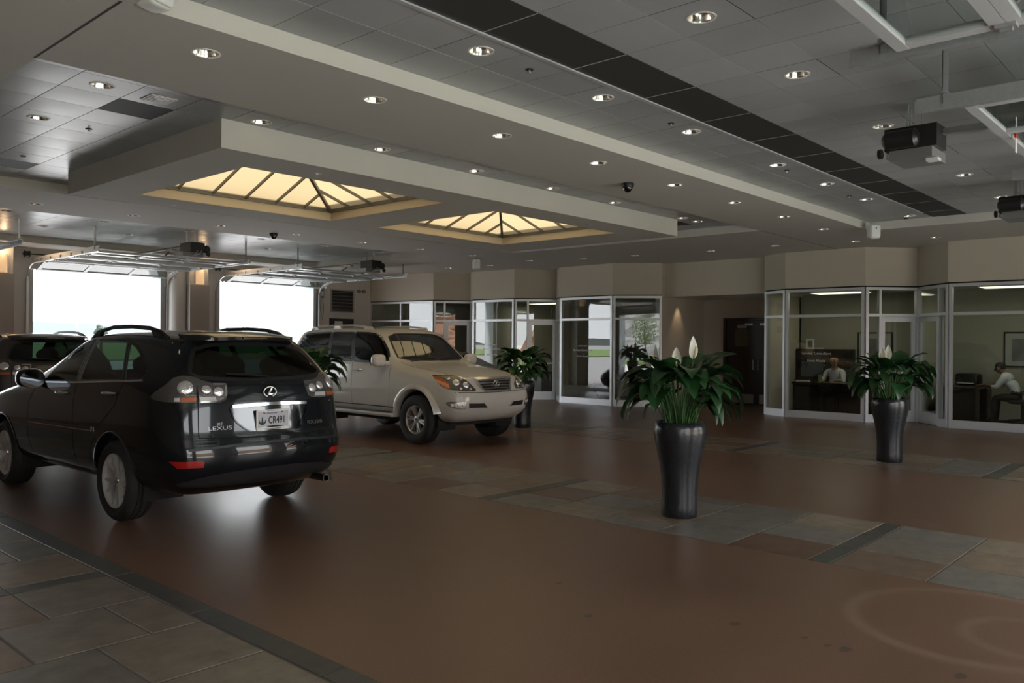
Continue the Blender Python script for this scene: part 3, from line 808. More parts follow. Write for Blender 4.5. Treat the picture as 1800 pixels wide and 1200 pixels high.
GX_LOC, GX_RZ = (9.42, 12.50, 0), math.radians(179.6)
def both(fn):
    for s in (-1, 1): fn(s)
def mir(P, s): return [(-s*u if False else u*s, v) for u, v in P]
def side_fr(s): return FR_L if s < 0 else FR_R
def poly3(fr, pts): return [fr.uv(p) for p in pts]

# outlines (side ones as (y, z), rear and front ones as (x, z))
RX_WIN = dict(front=smooth_poly([(1.70,1.175),(1.52,1.33),(1.24,1.52),(1.00,1.585),(.90,1.60),(.875,1.205)], 1, (0,4,5)),
              rear=smooth_poly([(.78,1.21),(.80,1.60),(.24,1.595),(.14,1.58),(-.10,1.245)], 1, (0,1,4)),
              quarter=smooth_poly([(.085,1.575),(-.10,1.53),(-.42,1.37),(-.47,1.30),(-.40,1.26),(-.155,1.25)], 1, (0,5)))
RX_REARGLASS = smooth_poly([(-.50,1.555),(0,1.57),(.50,1.555),(.60,1.42),(.66,1.30),(.40,1.268),(0,1.26),(-.40,1.268),(-.66,1.30),(-.60,1.42)], 1)
FR_WS = frame_dir((0, -.62, -.78))
def build_rx(root, paint_m, detail=True, plate=True):
    me = car_body_mesh(RX_COLS, RX_LOW, RX_REAR, RX_FRONT); b = CarBody(me)
    R = .358
    for ay in (0, 2.715): b.arch(ay, .375, .415, .50)
    WSP = [(x, y) for x, y in poly3(FR_WS, [(-.60,1.30,1.60),(0,1.36,1.66),(.60,1.30,1.60),(.70,2.02,1.20),(0,2.22,1.20),(-.70,2.02,1.20)])]
    for s in (-1, 1):
        for w in RX_WIN.values(): b.hole(side_fr(s), w)
    b.hole(FR_B, RX_REARGLASS); b.hole(FR_WS, WSP)
    def grow(P, k): # push an outline outwards
        cx = sum(p[0] for p in P)/len(P); cy = sum(p[1] for p in P)/len(P)
        return [(p[0]+k*(1 if p[0] > cx else -1), p[1]+k*(1 if p[1] > cy else -1)) for p in P]
    for s in (-1, 1):
        fr = side_fr(s)
        for k, w in RX_WIN.items(): b.patch(fr, w, .001, .08, 'side_window', M['car_glass'], root)
        for k, w in RX_WIN.items(): b.line(fr, w+[w[0]], .022, 'window_seal', M['black'], root, .002, .06)
        b.line(fr, [(1.74,1.165),(.9,1.19),(.1,1.228),(-.44,1.255)], .016, 'belt_moulding', M['chrome'], root, .004, .08, .003)
        b.line(fr, [(.845,1.20),(.86,.95),(.83,.60),(.80,.42)], .006, 'door_seam', M['seam'], root, .0015)
        b.line(fr, [(1.80,1.15),(1.98,.95),(1.98,.62),(1.90,.43)], .006, 'door_seam', M['seam'], root, .0015)
        b.line(fr, [(-.12,1.22),(-.02,1.02),(.34,.78),(.44,.60),(.46,.42)], .006, 'door_seam', M['seam'], root, .0015)
        b.line(fr, [(1.92,.765),(.40,.785)], .045, 'side_moulding', paint_m, root, .004, .1, .012)
        b.line(fr, [(1.92,.752),(.40,.772)], .008, 'moulding_strip', M['chrome'], root, .018, .1)
        for (hy, hz) in ((1.13,1.085),(.10,1.125)):
            p, n = b.at(fr, hy, hz); g = G(); x = p.x
            g.tube([(x-s*.01, hy-.11, hz), (x+s*.028, hy-.085, hz+.002), (x+s*.038, hy, hz+.004), (x+s*.028, hy+.085, hz+.002), (x-s*.01, hy+.11, hz)], [.012,.014,.015,.014,.012], 8)
            h = g.build('door_handle', M['chrome'], root, smooth=True)
            b.patch(fr, rounded(hy, hz-.005, .15, .055), .002, .05, 'handle_cup', M['black'], h)
        # door mirror
        g = G(); mx = s*.99
        g.superell((mx, 1.70, 1.21), (.125, .075, .092), 3.0); g.bar((s*.86, 1.72, 1.15), (s*.95, 1.70, 1.16), .09, .06)
        mr = g.build('door_mirror', paint_m, root, smooth='all')
        G().add([(mx+.118*math.cos(a), 1.622, 1.20+.088*math.sin(a)) for a in np.linspace(0, 2*PI, 20, endpoint=False)], [tuple(range(20))]).build('mirror_glass', M['mirror'], mr)
        # roof rail
        g = G(); x = s*.60
        def rz(y): return b.at(FR_T, x, y)[0].z
        path = [(x, 1.16, rz(1.16)-.005), (x, 1.02, rz(1.02)+.045), (x, .7, rz(.7)+.062), (x, .3, rz(.3)+.062), (x, -.05, rz(-.05)+.056), (x, -.25, rz(-.25)+.035), (x, -.36, rz(-.36)-.005)]
        g.tube(path, [.024,.020,.019,.019,.020,.024,.03], 8)
        g.prism([(x-.018, -.14, rz(-.14)-.01), (x-.018, -.42, rz(-.42)-.01), (x-.018, -.24, rz(-.24)+.05), (x-.018, -.08, rz(-.08)+.06)], (.036, 0, 0))
        g.prism([(x-.018, 1.22, rz(1.22)-.01), (x-.018, .98, rz(.98)-.01), (x-.018, .92, rz(.92)+.055), (x-.018, 1.04, rz(1.04)+.048)], (.036, 0, 0))
        g.build('roof_rail', M['black'] if paint_m is not M['taupe_paint'] else M['black'], root, smooth=True)
        # wheel arch lip
        for ay in (0, 2.715):
            g = G(); n = 22; ra = .413; pts = []
            for i in range(n+1):
                a = math.radians(-8+196*i/n); y, z = ay+ra*math.cos(a), .375+ra*math.sin(a)
                p, nn = b.at(fr, ay+(ra+.012)*math.cos(a), .375+(ra+.012)*math.sin(a)); pts.append((p.x-s*.006, y, z))
            g.tube(pts, .014, 6); g.build('arch_lip', paint_m, root, smooth='all')
    # rear window, windscreen
    b.patch(FR_B, RX_REARGLASS, .001, .08, 'rear_window', M['car_glass'], root)
    b.line(FR_B, RX_REARGLASS+[RX_REARGLASS[0]], .03, 'window_seal', M['black'], root, .002, .06)
    b.patch(FR_WS, WSP, .001, .1, 'windscreen', M['car_glass_clear'], root)
    # spoiler
    g = G(); n = 12
    for i in range(n):
        pass
    sec = []
    for i in range(n+1):
        x = -.53+1.06*i/n; p, nn = b.at(FR_B, x, 1.60); yb = p.y; e = 1-abs(x/.53)**6
        sec.append([(x, yb+.16, 1.655+.03*(1-(x/.53)**2)), (x, yb-.02, 1.638+.025*(1-(x/.53)**2)), (x, yb-.085*e-.02, 1.615+.022*(1-(x/.53)**2)), (x, yb-.08*e-.02, 1.588+.02*(1-(x/.53)**2)), (x, yb+.04, 1.565)])
    vs = [p for q in sec for p in q]; m_ = 5
    fs = [(i*m_+k, i*m_+k+1, (i+1)*m_+k+1, (i+1)*m_+k) for i in range(n) for k in range(m_-1)]+[tuple(range(5)), tuple(range(n*m_+4, n*m_-1, -1))]
    sp = G().add(vs, fs).build('spoiler', paint_m, root, smooth=60)
    G().box(-.12, .12, b.at(FR_B, 0, 1.60)[0].y-.112, b.at(FR_B, 0, 1.6)[0].y-.10, 1.615, 1.628).build('stop_lamp', M['stop_dark'], sp)
    # wiper
    p0, _ = b.at(FR_B, .02, 1.275, .02); p1, _ = b.at(FR_B, -.36, 1.31, .015)
    G().tube([p0, p0.lerp(p1, .5)+Vector((0,-.01,.006)), p1], .008, 6).build('rear_wiper', M['black'], root, smooth=True)
    # tail lamps: outer piece on the quarter panel, inner piece on the tailgate
    IN = [(-.622,1.285),(-.56,1.258),(-.50,1.238),(-.385,1.232),(-.392,1.16),(-.412,1.098),(-.46,1.082),(-.632,1.084)]
    for s in (-1, 1):
        P = IN if s < 0 else [(-u, v) for u, v in IN]
        lamp = b.patch(FR_B, P, .006, .04, 'tail_lamp', M['lamp_shell'], root, rim=.03)
        for (u, v, r) in ((.565,1.185,.042),(.468,1.165,.046)):
            p, n = b.at(FR_B, s*u, v, .010); g = G(); g.sphere((0,0,0), r, 16, 8, (1,1,.35)); o = g.build('lamp_reflector', M['lamp_silver'], lamp, smooth='all')
            o.matrix_local = Matrix.Translation(p) @ n.to_track_quat('Z', 'Y').to_matrix().to_4x4()
        b.patch(FR_B, [(s*.625,1.093),(s*.625,1.128),(s*.50,1.128),(s*.49,1.093)], .011, .04, 'reversing_lens', M['lamp_white'], lamp, rim=.01)
        b.line(FR_B, [(s*.62,1.088),(s*.46,1.088),(s*.418,1.105),(s*.395,1.225)], .014, 'lamp_bezel', M['chrome'], lamp, .011, .03)
        b.line(FR_B, [(s*.50,1.230),(s*.392,1.226)], .016, 'lamp_bezel', M['chrome'], lamp, .011, .03)
        b.patch(FR_B, P, .016, .04, 'lamp_lens', M['clear_lens'], lamp)
        fr = frame_dir((s*-.62, .78, 0))
        OUT = [(s*.632,-.93,1.285),(s*.66,-.90,1.296),(s*.715,-.85,1.303),(s*.755,-.80,1.285),(s*.80,-.74,1.22),(s*.845,-.66,1.165),(s*.858,-.62,1.13),(s*.85,-.64,1.105),(s*.80,-.76,1.09),(s*.65,-.97,1.084)]
        PO = poly3(fr, OUT)
        lo = b.patch(fr, PO, .006, .04, 'tail_lamp', M['lamp_shell'], root, rim=.03)
        c3 = fr.uv((s*.70, -.89, 1.205)); p, n = b.at(fr, *c3, .010); g = G(); g.sphere((0,0,0), .066, 18, 8, (1,1,.3)); o = g.build('lamp_reflector', M['lamp_silver'], lo, smooth='all')
        o.matrix_local = Matrix.Translation(p) @ n.to_track_quat('Z', 'Y').to_matrix().to_4x4()
        a0 = poly3(fr, [(s*.65,-.965,1.093),(s*.65,-.965,1.125),(s*.715,-.87,1.125),(s*.72,-.87,1.093)]); b.patch(fr, a0, .011, .03, 'amber_lens', M['lamp_amber'], lo, rim=.01)
        a1 = poly3(fr, [(s*.72,-.86,1.095),(s*.72,-.86,1.125),(s*.745,-.83,1.125),(s*.75,-.83,1.095)]); b.patch(fr, a1, .011, .03, 'white_lens', M['lamp_white'], lo, rim=.01)
        b.patch(fr, PO, .016, .04, 'lamp_lens', M['clear_lens'], lo)
        # bumper reflector
        fr2 = frame_dir((s*-.5, .86, 0))
        b.patch(fr2, poly3(fr2, [(s*.845,-.90,.612),(s*.83,-.94,.585),(s*.81,-.97,.557),(s*.64,-1.08,.557),(s*.635,-1.08,.600),(s*.66,-1.07,.612)]), .004, .04, 'bumper_reflector', M['lamp_red'], root, rim=.01)
        b.line(FR_B, [(s*.628,1.29),(s*.64,1.08),(s*.655,.80)], .007, 'tailgate_seam', M['seam'], root, .0015, .04)
    b.line(FR_B, [(-.655,.795),(-.3,.775),(0,.77),(.3,.775),(.655,.795)], .010, 'tailgate_seam', M['seam'], root, .0015, .05)
    # number-plate recess, garnish, plate
    REC = smooth_poly([(-.385,1.035),(-.36,.93),(-.24,.828),(-.16,.812),(.16,.812),(.24,.828),(.36,.93),(.385,1.035)], 1, (0,7))
    rc = b.patch(FR_B, REC, .004, .05, 'plate_recess', M['recess_black'], root)
    b.line(FR_B, REC+[REC[0]], .012, 'recess_edge', paint_m, rc, .006, .04, .004)
    b.line(FR_B, [(-.37,1.042),(-.15,1.05),(0,1.052),(.15,1.05),(.37,1.042)], .026, 'chrome_garnish', M['chrome'], root, .004, .06, .022)
    if plate:
        yp = b.at(FR_B, 0, .91)[0].y-.006
        zc = .913
        pf = G()
        for (x0, x1, z0, z1) in ((-.165,.165,zc+.072,zc+.088),(-.165,.165,zc-.088,zc-.066),(-.165,-.152,zc-.066,zc+.072),(.152,.165,zc-.066,zc+.072)): pf.box(x0, x1, yp-.012, yp, z0, z1)
        pl = G().box(-.153, .153, yp-.006, yp+.028, zc-.077, zc+.077).build('number_plate', M['plate_face'], root)
        pf.build('plate_frame', M['white_metal'], pl)
        text_obj('plate_number', 'CR491', .088, M['plate_ink'], pl, (.040, yp-.0075, zc-.006), (0,-1,0), sx=.70, extrude=.0008, bold=True)
        for nm, zz, w_, h_, n_, m_, yy in (('plate_heading', zc+.057, .17, .012, 13, 'plate_blue', yp-.0075), ('frame_lettering', zc+.080, .12, .006, 11, 'plate_ink', yp-.0135), ('frame_lettering', zc-.077, .17, .007, 14, 'plate_ink', yp-.0135)):
            g = G(); rr_ = random.Random(len(nm)+n_)
            for i in range(n_):
                if rr_.random() < .15: continue
                x_ = -w_/2+w_*i/n_; g.box(x_, x_+w_/n_*rr_.uniform(.55, .8), yy, yy+.001, zz-h_/2, zz+h_/2*rr_.uniform(.5, 1))
            tag(g.build(nm, M[m_], pl), kind='stuff')
        g = G(); # round emblem: dark crescent with a tower
        cx, cz = -.105, zc-.008
        o_ = [(cx+.036*math.cos(a), yp-.0075, cz+.036*math.sin(a)) for a in np.linspace(math.radians(170), math.radians(370), 18)]
        i_ = [(cx+.028*math.cos(a), yp-.0075, cz+.006+.022*math.sin(a)) for a in np.linspace(math.radians(370), math.radians(170), 18)]
        g.prism(o_+i_, (0, -.0008, 0))
        g.prism([(cx-.012, yp-.0075, cz-.026), (cx+.012, yp-.0075, cz-.026), (cx+.007, yp-.0075, cz+.01), (cx+.002, yp-.0075, cz+.034), (cx-.004, yp-.0075, cz+.034), (cx-.008, yp-.0075, cz+.01)], (0, -.0008, 0))
        g.build('plate_emblem', M['plate_teal'], pl)
        for x in (-.09, .09): G().cyl((x, yp-.012, zc+.062), (x, yp-.005, zc+.062), .006, 8).build('plate_screw', M['black'], pl)
    # maker's badge: oval ring with a bent L
    pc, nb_ = b.at(FR_B, 0, 1.152, .004); g = G()
    ring = [(.062*math.cos(a), .044*math.sin(a)) for a in np.linspace(0, 2*PI, 33)]
    T = Matrix.Translation(pc) @ Matrix(((1,0,0,0),(0,0,-1,0),(0,1,0,0),(0,0,0,1)))
    g.tube([(x, y, 0) for x, y in ring], .0055, 6, cap=False)
    g.tube([(.020,.040,.0), (.002,.012,.003), (-.018,-.022,.003)], [.006,.009,.009], 6); g.tube([(-.022,-.020,.003), (.012,-.021,.003), (.048,-.018,.0)], [.009,.008,.005], 6)
    bd = g.build('badge', M['badge'], root, smooth=True); bd.matrix_local = T
    for (txt, u, z, sz, sx) in (('LEXUS', -.478, .866, .046, 1.55), ('JEF', -.478, .899, .034, 1.25), ('RX350', .465, .858, .046, 1.45)):
        p, n = b.at(FR_B, u, z, .002); text_obj('lettering', txt, sz, M['badge'], root, p, n, sx=sx, extrude=.001)
    # bumper lower cladding, exhaust
    b.patch(FR_B, smooth_poly([(-.80,.42),(-.62,.475),(-.3,.505),(0,.51),(.3,.505),(.62,.475),(.80,.42),(.70,.375),(0,.365),(-.70,.375)], 1), .006, .06, 'bumper_skirt', M['grey_clad'], root, rim=.03)
    b.line(FR_B, [(-.74,.70),(-.3,.722),(0,.726),(.3,.722),(.74,.70)], .02, 'bumper_step', M['black'], root, .003, .06)
    ex = G().lathe([(.030,-.10),(.034,-.10),(.036,-.02),(.034,.25),(.030,.25)], 20, (.60, -.95, .325), 'y', closed=True).build('exhaust_pipe', M['exhaust'], root, smooth=True)
    G().tube([(.645,-1.02,.40),(.66,-1.03,.36),(.665,-1.03,.29)], .010, 6).build('tow_hook', M['black'], root)
    # underside, cabin, seats
    G().box(-.58, .58, -.62, 3.2, .27, .42).build('underbody', M['underbody'], root)
    G().lathe([(.0001,-.30),(.07,-.30),(.095,-.25),(.095,.25),(.07,.30),(.0001,.30)], 16, (-.02, -.62, .345), 'x').build('muffler', M['exhaust'], root, smooth=True)
    cabin(root, 1.20, (-.70, 2.0), M['grey_seat'], [(-.38,.95),(.38,.95),(-.42,.05),(0,.05),(.42,.05)], .66)
    wheelhouse(root, (0, 2.715), .80, R, .34)
    add_wheels(root, (0, 2.715), .785, R, RX_WHEEL)
    # front end (faces the far doors)
    for s in (-1, 1):
        fr = frame_dir((s*-.55, -.83, 0)); P = poly3(fr, [(s*.84,3.02,.98),(s*.72,3.38,.97),(s*.50,3.60,.90),(s*.50,3.64,.80),(s*.76,3.45,.80),(s*.86,3.15,.90)])
        b.patch(fr, P, .006, .05, 'headlamp', M['lamp_silver'], root, rim=.02)
    b.patch(FR_F, [(-.42,.84),(.42,.84),(.34,.60),(-.34,.60)], .006, .06, 'grille', M['black'], root, rim=.02)
    b.finish('body', paint_m, root)
def cabin(root, zf, yr, seat_m, seats, w):
    g = G(); g.box(-.74, .74, yr[0], yr[1]-.1, .42, .56); g.build('cabin_floor', M['cabin'], root)
    g = G(); g.bar((-.68, yr[1]-.28, zf-.12), (.68, yr[1]-.28, zf-.12), .42, .16); g.build('dashboard', M['cabin'], root)
    g = G(); t = [(-.38+.18*math.cos(a), yr[1]-.58+.06*math.sin(a), zf-.10+.17*math.sin(a)) for a in np.linspace(0, 2*PI, 25)]; g.tube(t, .014, 6, cap=False); g.build('steering_wheel', M['cabin'], root, smooth=True)
    for (x, y) in seats:
        g = G(); seat(g, x, y, .66, .46 if abs(x) > .1 else .34, .60); st = g.build('seat', seat_m, root, smooth=30)
        g = G(); headrest(g, x, y-.46, 1.36); g.build('headrest', seat_m, st, smooth='all')
M['stop_dark'] = mat('unlit_stop_lamp', (.03, .002, .002), .2, coat=1)
M['recess_black'] = mat('gloss_black_recess', (.004, .004, .005), .1, 0, .6, coat=1)
M['plate_face'] = mat('plate_white_blue', (.50, .52, .56), .35, noise=.12, nscale=14)
M['plate_ink'] = mat('plate_ink', (.015, .015, .02), .5)
M['plate_blue'] = mat('plate_blue_ink', (.10, .12, .22), .5)
M['plate_teal'] = mat('plate_teal_ink', (.01, .03, .035), .5)
RX_WHEEL = wheel_meshes(.358, .245, .235, 'rx')
GX_WHEEL = wheel_meshes(.387, .225, .265, 'gx')

rx1 = thing('car', 'black sport utility car seen from behind with plate CR491', 'car', RX_LOC, RX_RZ)
build_rx(rx1, M['black_paint'])
GX_WIN = dict(quarter=smooth_poly([(-.72,1.325),(-.60,1.69),(-.50,1.735),(.27,1.755),(.42,1.315)], 1, (3,4)),
              rear=smooth_poly([(.47,1.312),(.335,1.755),(.93,1.75),(1.11,1.285)], 1, (0,1,2,3)),
              front=smooth_poly([(1.00,1.755),(1.45,1.745),(1.65,1.69),(1.81,1.565),(1.99,1.40),(2.06,1.262),(1.18,1.28)], 1, (0,5,6)))
def build_gx(root, paint_m):
    me = car_body_mesh(GX_COLS, GX_LOW, GX_REAR, GX_FRONT); b = CarBody(me); R = .387
    for ay in (0, 2.79): b.arch(ay, .40, .475, .50)
    WSP = smooth_poly(poly3(FR_WS, [(-.58,1.68,1.735),(0,1.76,1.76),(.58,1.68,1.735),(.66,1.92,1.53),(.735,2.20,1.29),(0,2.34,1.285),(-.735,2.20,1.29),(-.66,1.92,1.53)]), 1)
    RG = smooth_poly([(-.55,1.70),(.55,1.70),(.66,1.34),(-.66,1.34)], 2)
    for s in (-1, 1):
        for w in GX_WIN.values(): b.hole(side_fr(s), w)
    b.hole(FR_WS, WSP); b.hole(FR_B, RG)
    for s in (-1, 1):
        fr = side_fr(s)
        for w in GX_WIN.values():
            b.patch(fr, w, .001, .08, 'side_window', M['car_glass'], root); b.line(fr, w+[w[0]], .03, 'window_seal', M['black'], root, .002, .06)
        for q in ([(.27,1.757),(.335,1.757),(.475,1.305),(.415,1.308)], [(.93,1.755),(1.0,1.755),(1.185,1.275),(1.105,1.28)]): b.patch(fr, q, .0012, .06, 'pillar_trim', M['black'], root)
        b.line(fr, [(2.10,1.245),(1.1,1.268),(.2,1.298),(-.72,1.312)], .014, 'belt_moulding', M['black'], root, .004, .08, .003)
        b.line(fr, [(1.14,1.255),(1.155,1.0),(1.17,.62),(1.17,.47)], .007, 'door_seam', M['seam'], root, .0015)
        b.line(fr, [(2.14,1.22),(2.16,1.0),(2.165,.7),(2.13,.47)], .007, 'door_seam', M['seam'], root, .0015)
        b.line(fr, [(.45,1.285),(.42,1.02),(.46,.80),(.56,.62),(.58,.47)], .007, 'door_seam', M['seam'], root, .0015)
        b.line(fr, [(2.26,.80),(1.2,.80),(.50,.80)], .07, 'side_moulding', paint_m, root, .003, .1, .010)
        for (hy, hz) in ((1.30,1.128),(.42,1.163)):
            p, n = b.at(fr, hy, hz); x = p.x
            h = G().tube([(x-s*.01, hy-.11, hz), (x+s*.028, hy-.085, hz), (x+s*.038, hy, hz+.002), (x+s*.028, hy+.085, hz), (x-s*.01, hy+.11, hz)], [.012,.014,.015,.014,.012], 8).build('door_handle', M['chrome'], root, smooth=True)
            b.patch(fr, rounded(hy, hz-.004, .15, .06), .002, .05, 'handle_cup', paint_m, h, dome=-.012)
        g = G(); mx = s*1.04
        g.superell((mx, 2.02, 1.30), (.125, .075, .10), 3.2); g.bar((s*.86, 2.06, 1.255), (s*.98, 2.03, 1.26), .10, .07)
        mr = g.build('door_mirror', paint_m, root, smooth='all')
        G().add([(mx+.125*math.cos(a), 1.936, 1.305+.10*math.sin(a)) for a in np.linspace(0, 2*PI, 20, endpoint=False)], [tuple(range(20))]).build('mirror_glass', M['mirror'], mr)
        b.patch(fr, [(2.06,1.255),(2.13,1.245),(2.06,1.36)], .004, .05, 'mirror_base', paint_m, root, rim=.01)
        x = s*.62
        def rz(y): return b.at(FR_T, x, y)[0].z
        g = G(); g.tube([(x, 1.30, rz(1.30)-.005), (x, 1.14, rz(1.14)+.04), (x, .8, rz(.8)+.058), (x, .2, rz(.2)+.058), (x, -.3, rz(-.3)+.05), (x, -.46, rz(-.46)-.005)], [.026,.019,.017,.017,.02,.028], 8)
        for yy in (1.22, .33, -.36): g.prism([(x-.02, yy-.14, rz(yy-.14)-.012), (x-.02, yy+.14, rz(yy+.14)-.012), (x-.02, yy+.07, rz(yy)+.05), (x-.02, yy-.07, rz(yy)+.05)], (.04, 0, 0))
        g.build('roof_rail', paint_m if s > 0 else paint_m, root, smooth=True)
        # flared arches
        for ay in (0, 2.79):
            n = 26; g = G(); ra, rb = .470, .560; rows = [[], [], []]
            for i in range(n+1):
                a = math.radians((12 if ay > 1 else 4)+(168 if ay > 1 else 172)*i/n); ca, sa = math.cos(a), math.sin(a)
                p, _ = b.at(fr, ay+rb*ca, max(.40+rb*sa, .40)); xo = p.x
                rows[0].append((xo-s*.004, ay+rb*ca, .40+rb*sa)); rows[1].append((s*.958, ay+(ra+.03)*ca, .40+(ra+.03)*sa)); rows[2].append((s*.948, ay+ra*ca, .40+ra*sa))
            vs = rows[0]+rows[1]+rows[2]; m_ = n+1
            fs = [(k*m_+i, k*m_+i+1, (k+1)*m_+i+1, (k+1)*m_+i) for k in range(2) for i in range(n)]
            inner = [(v[0]-s*.12, v[1], v[2]) for v in rows[2]]; vs = vs+inner; fs += [(2*m_+i, 2*m_+i+1, 3*m_+i+1, 3*m_+i) for i in range(n)]
            g.add(vs, fs); g.build('wheel_flare', paint_m, root, smooth=50)
        # running board
        g = G(); y0, y1 = .50, 2.30
        prof = [(.80,.40),(.985,.40),(1.00,.43),(.985,.455),(.80,.47)]
        g.prism([(s*x_, y0, z_) for x_, z_ in prof], (0, y1-y0, 0)); rb_ = g.build('running_board', paint_m, root, smooth=40)
        g = G()
        for k in range(4): g.box(min(s*(.86+.03*k), s*(.875+.03*k)), max(s*(.86+.03*k), s*(.875+.03*k)), y0+.12, y1-.12, .455, .472)
        tag(g.build('tread_strip', M['black'], rb_), kind='stuff')
        b.line(fr, [(.52,.51),(2.28,.51)], .10, 'sill_trim', M['black'], root, .003, .1)
        # head lamp with amber corner
        frh = frame_dir((s*-.55, -.83, 0))
        HL = [(s*.845,3.12,1.085),(s*.76,3.28,1.10),(s*.64,3.44,1.085),(s*.53,3.53,1.02),(s*.415,3.60,.875),(s*.44,3.62,.855),(s*.70,3.50,.868),(s*.835,3.38,.90),(s*.862,3.27,.96)]
        PH = smooth_poly(poly3(frh, HL), 1, (0, 4))
        hl = b.patch(frh, PH, .004, .04, 'headlamp', M['lamp_shell'], root, rim=.03)
        AM = poly3(frh, [(s*.84,3.13,1.075),(s*.855,3.24,.98),(s*.835,3.36,.905),(s*.79,3.42,.890),(s*.765,3.38,.97),(s*.80,3.26,1.04)]); b.patch(frh, AM, .009, .03, 'amber_lens', M['lamp_amber'], hl, rim=.008)
        for (q, r) in (((s*.665,3.42,.985), .058), ((s*.555,3.53,.945), .055), ((s*.735,3.34,1.04), .030), ((s*.64,3.50,.892), .026), ((s*.50,3.58,.885), .024)):
            u_, v_ = frh.uv(q); p, n = b.at(frh, u_, v_, .008); g = G(); g.sphere((0,0,0), r, 16, 8, (1,1,.35)); o = g.build('lamp_reflector', M['lamp_silver'], hl, smooth='all')
            o.matrix_local = Matrix.Translation(p) @ n.to_track_quat('Z', 'Y').to_matrix().to_4x4()
        b.line(frh, PH+[PH[0]], .010, 'lamp_bezel', M['chrome'], hl, .008, .03)
        b.patch(frh, PH, .016, .04, 'lamp_lens', M['clear_lens'], hl)
        # fog lamp and air intake in the bumper
        FG = smooth_poly(poly3(frh, [(s*.862,3.42,.700),(s*.66,3.64,.692),(s*.645,3.64,.595),(s*.78,3.54,.606),(s*.84,3.46,.64)]), 1, (1,2))
        fg = b.patch(frh, FG, .004, .04, 'fog_lamp', M['lamp_silver'], root, rim=.02); b.line(frh, FG+[FG[0]], .012, 'lamp_bezel', M['chrome'], fg, .006, .03)
        for k in range(3):
            q = (s*(.68+.055*k), 3.62-.07*k, .648); u_, v_ = frh.uv(q); p, n = b.at(frh, u_, v_, .006); o = G().sphere((0,0,0), .026, 12, 6, (1,1,.4)).build('lamp_reflector', M['lamp_white'], fg, smooth='all'); o.matrix_local = Matrix.Translation(p) @ n.to_track_quat('Z', 'Y').to_matrix().to_4x4()
        ink = b.patch(FR_F, [(s*.615,.675),(s*.325,.665),(s*.255,.598),(s*.60,.604)], .004, .05, 'air_intake', M['black'], root, rim=.02)
        b.line(FR_F, [(s*.33,.676),(s*.240,.590),(s*.61,.596)], .012, 'intake_lip', paint_m, ink, .004, .05, .012)
    b.patch(FR_WS, WSP, .001, .08, 'windscreen', M['car_glass_clear'], root); b.line(FR_WS, WSP+[WSP[0]], .035, 'window_seal', M['black'], root, .002, .06)
    b.patch(FR_B, RG, .001, .08, 'rear_window', M['car_glass'], root)
    for k, (x0, x1) in enumerate(((.60,.05),(-.02,-.55))):
        p0, _ = b.at(FR_WS, *FR_WS.uv((x0, 2.30, 1.24)), .02); p1, _ = b.at(FR_WS, *FR_WS.uv((x1, 2.26, 1.30)), .02); G().tube([p0, p0.lerp(p1, .5)+Vector((0,.01,.01)), p1], .009, 6).build('wiper', M['black'], root, smooth=True)
    # grille
    GR = smooth_poly([(-.40,1.045),(.40,1.045),(.385,1.0),(.30,.865),(.27,.845),(-.27,.845),(-.30,.865),(-.385,1.0)], 1, (0,1))
    gr = b.patch(FR_F, GR, .004, .05, 'grille', M['black'], root, rim=.03)
    b.line(FR_F, GR+[GR[0]], .030, 'grille_surround', M['pearl_chrome'], gr, .005, .04, .016)
    for k in range(4):
        z = 1.012-.042*k; w = .375-.028*k-(.02 if k == 3 else 0); b.line(FR_F, [(-w, z), (0, z+.004), (w, z)], .016, 'grille_bar', M['grille_bar'], gr, .006, .06, .010)
    pc, nn = b.at(FR_F, 0, .945, .026); g = G()
    g.tube([(.066*math.cos(a), .047*math.sin(a), 0) for a in np.linspace(0, 2*PI, 33)], .006, 6, cap=False)
    g.tube([(.020,.040,.0), (.002,.012,.003), (-.018,-.022,.003)], [.006,.009,.009], 6); g.tube([(-.022,-.020,.003), (.012,-.021,.003), (.048,-.018,.0)], [.009,.008,.005], 6)
    bd = g.build('badge', M['badge'], root, smooth=True); bd.matrix_local = Matrix.Translation(pc) @ Matrix(((-1,0,0,0),(0,0,1,0),(0,1,0,0),(0,0,0,1)))
    # bonnet seams and bumper joint
    for s in (-1, 1): b.line(FR_T, [(s*.74,2.22),(s*.73,2.9),(s*.68,3.38),(s*.46,3.53)], .008, 'bonnet_seam', M['seam'], root, .001, .06)
    b.line(FR_F, [(-.80,.845),(-.45,.832),(0,.828),(.45,.832),(.80,.845)], .008, 'bumper_seam', M['seam'], root, .0015, .05)
    b.line(FR_F, [(-.80,.535),(-.4,.545),(0,.548),(.4,.545),(.80,.535)], .012, 'bumper_seam', paint_m, root, .003, .05, .014)
    # tail
    for s in (-1, 1):
        fr = frame_dir((s*-.5, .86, 0)); b.patch(fr, poly3(fr, [(s*.74,-1.0,1.24),(s*.84,-.86,1.24),(s*.87,-.80,.90),(s*.76,-1.02,.90)]), .006, .05, 'tail_lamp', M['lamp_red'], root, rim=.02)
    G().box(-.62, .62, -.6, 3.25, .30, .46).build('underbody', M['underbody'], root)
    G().cyl((-.7, 2.79, .40), (.7, 2.79, .40), .05, 10).build('front_axle', M['underbody'], root); G().cyl((-.7, 0, .40), (.7, 0, .40), .07, 10).build('rear_axle', M['underbody'], root)
    # sunroof
    b.patch(FR_T, rounded(0, .95, .86, .50, .06), .002, .08, 'sunroof', M['recess_black'], root)
    cabin(root, 1.27, (-.80, 2.25), M['tan_seat'], [(-.40,1.05),(.40,1.05),(-.42,.10),(.0,.10),(.42,.10)], .66)
    wheelhouse(root, (0, 2.79), .82, R, .36)
    add_wheels(root, (0, 2.79), .80, R, GX_WHEEL)
